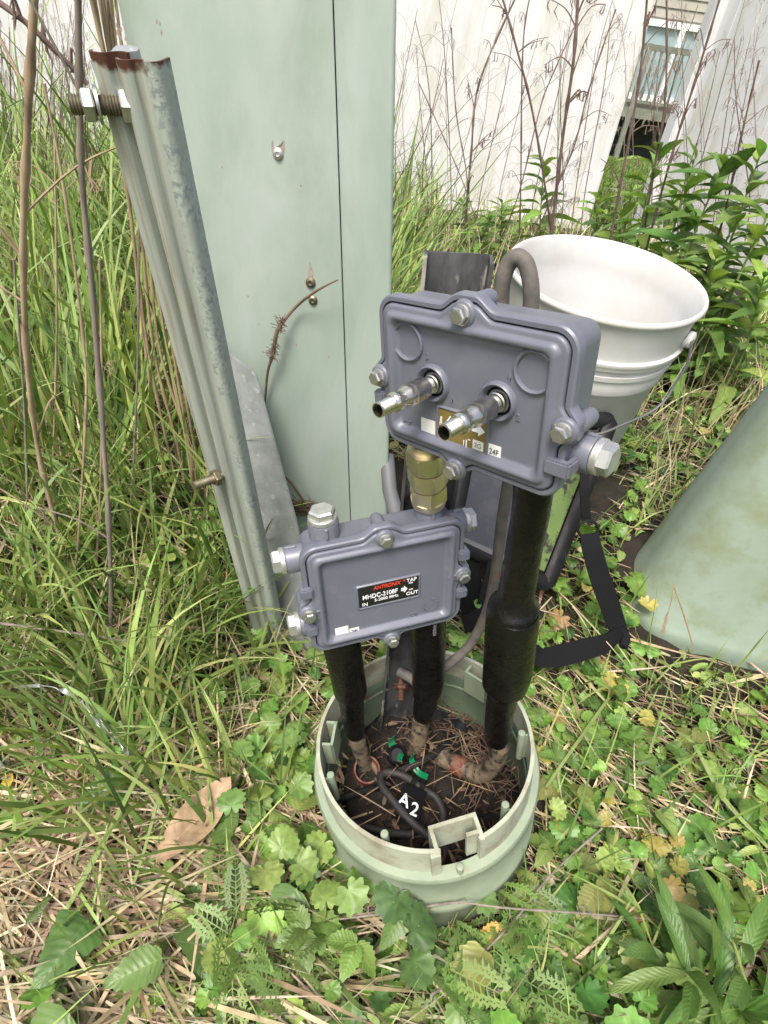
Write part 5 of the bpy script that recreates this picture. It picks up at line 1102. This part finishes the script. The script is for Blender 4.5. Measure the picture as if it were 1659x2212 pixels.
    for k, (x, y, s, c) in enumerate(((690, 1830, .019, (.22, .32, .08)), (655, 1870, .018, (.19, .29, .07)), (705, 1930, .020, (.17, .27, .065)), (760, 1935, .018, (.19, .29, .075)), (705, 2020, .020, (.17, .27, .065)), (785, 1900, .018, (.18, .28, .07)), (575, 1890, .019, (.27, .36, .10)), (615, 1820, .018, (.22, .33, .08)), (1045, 1945, .018, (.17, .27, .08)), (900, 2090, .021, (.10, .18, .05)), (905, 2000, .022, (.07, .13, .04)), (850, 1950, .02, (.08, .14, .045)), (1000, 2190, .02, (.17, .27, .07)), (620, 1600, .018, (.19, .29, .08)), (585, 1560, .016, (.17, .27, .07)), (540, 1480, .016, (.16, .26, .07)), (600, 1480, .017, (.20, .29, .08)), (640, 1580, .018, (.15, .25, .065)), (520, 1620, .018, (.16, .26, .07)), (500, 1730, .018, (.16, .26, .07)), (560, 1740, .017, (.18, .27, .07)), (650, 1700, .017, (.15, .25, .065)), (1160, 1540, .016, (.18, .28, .07)), (1480, 2100, .019, (.17, .26, .07)))):
        leafthing('scalloped_leaf', where('round scalloped leaf', x, y), 'weed', 'large round scalloped leaves round the base', x, y, .045+.012*(k % 4), RS.uniform(0, 360), s, T_ivy[k % 5], M_ivy, c, .3, 1, .2)
    leafthing('yellowing_leaf', 'single blotched yellow-green leaf below the round base', 'leaf', None, 1045, 2050, .05, 235, .062, T_ov, M_leaf, (.30, .33, .09), .25)
    leafthing('yellow_leaf', 'small yellow leaf in the grass at the left edge', 'leaf', None, 18, 1700, .03, 120, .022, T_ov, M_leaf, (.55, .42, .07), .3)
    leafthing('orange_leaf', 'orange and yellow fading leaf below the round base', 'leaf', None, 1090, 2010, .035, 200, .032, T_ov, M_leaf, (.48, .27, .07), .3)
    # dry fallen leaves
    def dryleaf(x, y, z, head, size, m, label, wd=.2):
        f = tri(tmpl_strip(lambda t: wd*math.sin(math.pi*(t*.96+.02))**.7 if t < .999 else .005, 16, .18, 0, 0, -.12)); c = pz(x, y, z)
        rs3 = np.random.RandomState(int(x)); V_ = f[0]*size; V_[:, 2] += .06*size*np.sin(f[0][:, 1]*6+x)*(1+f[2][:, 0]); o = mesh_np('dry_leaf', V_, f[1], np.repeat(np.array([m]), len(V_), 0), f[2], M_dvein); o.location = c; o.rotation_euler = (rad(4), rad(8), rad(head-90)); tag(o, label, 'dead leaf')
    dryleaf(340, 1865, .045, 62, .105, (.34, .235, .14), 'large light brown dead leaf lying on the straw')
    dryleaf(310, 1450, .035, -18, .07, (.22, .095, .04), 'reddish brown dead leaf half hidden under the grass')
    dryleaf(80, 1790, .012, 70, .075, (.22, .095, .04), 'dark brown dead leaf in shade near the left edge')
    dryleaf(262, 1570+30, .015, 10, .04, (.22, .095, .04), 'small brown leaf curl beside the silver ribbon', .25)
    # silver twisted ribbon
    m = MB(); pts = [pz(x, y, z) for x, y, z in ((30, 1484, .10), (95, 1482, .11), (150, 1498, .11), (195, 1540, .10), (235, 1585, .095), (272, 1625, .085), (268, 1665, .06))]
    m.ribbon(pts, [.0035, .0045, .006, .0065, .0065, .006, .002], .0006, lambda s: Vector((math.cos(s*22), .3, math.sin(s*22))), sub=8); tag(m.build('silver_ribbon', M_foil), 'twisted silver foil ribbon lying in the grass on the left', 'ribbon')
    m = MB(); c = pz(-8, 1650, .05); d = (pz(24, 1628, .055)-c).normalized(); m.rev([(-.03, .011), (.006, .011), (.008, .0095), (.006, .008), (-.01, .008)], c, d, 28); tag(m.build('metal_tube', M_white), 'short end of a silver metal tube at the left edge', 'metal tube')
    def twig(pts, r, label):
        P = [pz(*p) for p in pts]; q = MB(); rs = random.Random(int(pts[0][0])); Q, R = spline([p-P[0] for p in P], [r]*len(P), 6); q.tube(Q, [a*rs.uniform(.8, 1.25) for a in R], 7)
        for k in range(7):
            i = rs.randrange(1, len(Q)-2); d = Vector((rs.uniform(-1, 1), rs.uniform(-1, 1), rs.uniform(0, 1)))*.009; q.tube([Q[i], Q[i]+d*.6, Q[i]+d], [r*.6, r*.8, r*1.1], 5)
        o = q.build('fallen_twig', M_grey, ang=60); o.location = P[0]; tag(o, label, 'twig')
    twig([(735, 1985, .05), (870, 1968, .06), (985, 1950, .065), (1100, 1962, .06), (1250, 1972, .055), (1400, 1985, .045)], .0011, 'thin knotty twig lying just in front of the round base')
    twig([(930, 2150, .03), (1010, 2090, .04), (1110, 1990, .05), (1190, 1890, .05), (1300, 1790, .05)], .0013, 'grey twig slanting up to the right below the round base')
    twig([(850, 2105, .04), (930, 2112, .045), (1010, 2135, .045), (1100, 2140, .04)], .0010, 'short reddish twig near the bottom middle')
    q = MB(); P = [py(1455, 1262, .56), py(1478, 1330, .55), py(1497, 1392, .545)]; q.tube([p-P[2] for p in P], .0011, 6); P2 = [py(1455, 1262, .56), py(1450, 1300, .55), py(1432, 1365, .545)]
    q.tube([p-P[2] for p in P2], .0006, 5, sub=4); rs = random.Random(3)
    for k in range(40):
        f = .35+.65*k/40; c = P2[1].lerp(P2[2], f)-P[2]; q.tube([c, c+Vector((rs.uniform(-1, 1)*.004, -.001, -.006))], [.0010, .0002], 4)
    o = q.build('foxtail', M_tan); o.location = P[2]; tag(o, 'tan foxtail seed head hanging against the green cover by the right edge', 'seed head')
    # long pale blades that cross the foreground
    def blade(pts, w_, label, mt=M_gst, nm='grass_blade'):
        P = [pz(*p) for p in pts]; q = MB(); n = len(P); q.ribbon([p-P[0] for p in P], [w_*.8]+[w_]*(n-2)+[w_*.12], .0006, lambda s: Vector((.9, -.5, .3)), sub=6); o = q.build(nm, mt); o.location = P[0]; tag(o, label, 'grass blade', 'single long grass blades near the camera')
    for k, pts in enumerate((((230, 2060, .01), (330, 1770, .05), (430, 1290, .10), (470, 1180, .12)), ((300, 1900, .02), (420, 1960, .05), (560, 2200, .06)), ((690, 1385, .10), (560, 1400, .09), (440, 1500, .03), (390, 1580, .02)), ((625, 1255, .16), (585, 1320, .12), (560, 1400, .08), (500, 1520, .03)),
                             ((230, 1900, .01), (215, 1700, .06), (120, 1450, .10), (0, 1330, .12)), ((700, 1470, .05), (560, 1580, .05), (420, 1640, .05), (300, 1700, .03)), ((0, 1760, .05), (130, 1700, .05), (250, 1760, .02)), ((430, 1020, .20), (520, 1150, .15), (545, 1260, .10), (550, 1420, .04)), ((820, 2212, .06), (760, 2160, .05), (700, 2080, .03), (640, 2020, .02)),
                             ((1180, 1700, .04), (1250, 1600, .06), (1330, 1490, .06), (1400, 1420, .03)), ((1659, 1830, .04), (1560, 1720, .05), (1480, 1590, .05), (1350, 1560, .02)), ((80, 2060, .02), (180, 1900, .05), (330, 1600, .08), (380, 1400, .1)))):
        blade(pts, .0042+.001*(k % 3), where('long grass blade', (pts[1][0]+pts[2][0])/2, (pts[1][1]+pts[2][1])/2))
# ---------------------------------------------------------------- build all
build_ground(); build_fence(); build_house()
build_pot(); build_cables()
onface, ncab = build_cabinet(); build_post(); build_twigs(onface, ncab)
build_bucket(); build_bag(); cp, cax = build_cover()
EXC += [(.52, .71, .72, .68, .088), (.28, .95, .281, .97, .155), (-.05, .77, .0, .77, .12), (-.07, .76, .12, .76, .1), (.12, .66, .2, .69, .04)]
_a, _b = onface(218, 0), onface(855, 0); BODY['cab'] = (_a.x-_a.z*CUP.x/CUP.z-.005, _b.x-_b.z*CUP.x/CUP.z+.005, _a.y-_a.z*CUP.y/CUP.z-.006)
build_stuff(); build_stems(); number_stalks(); build_plants()
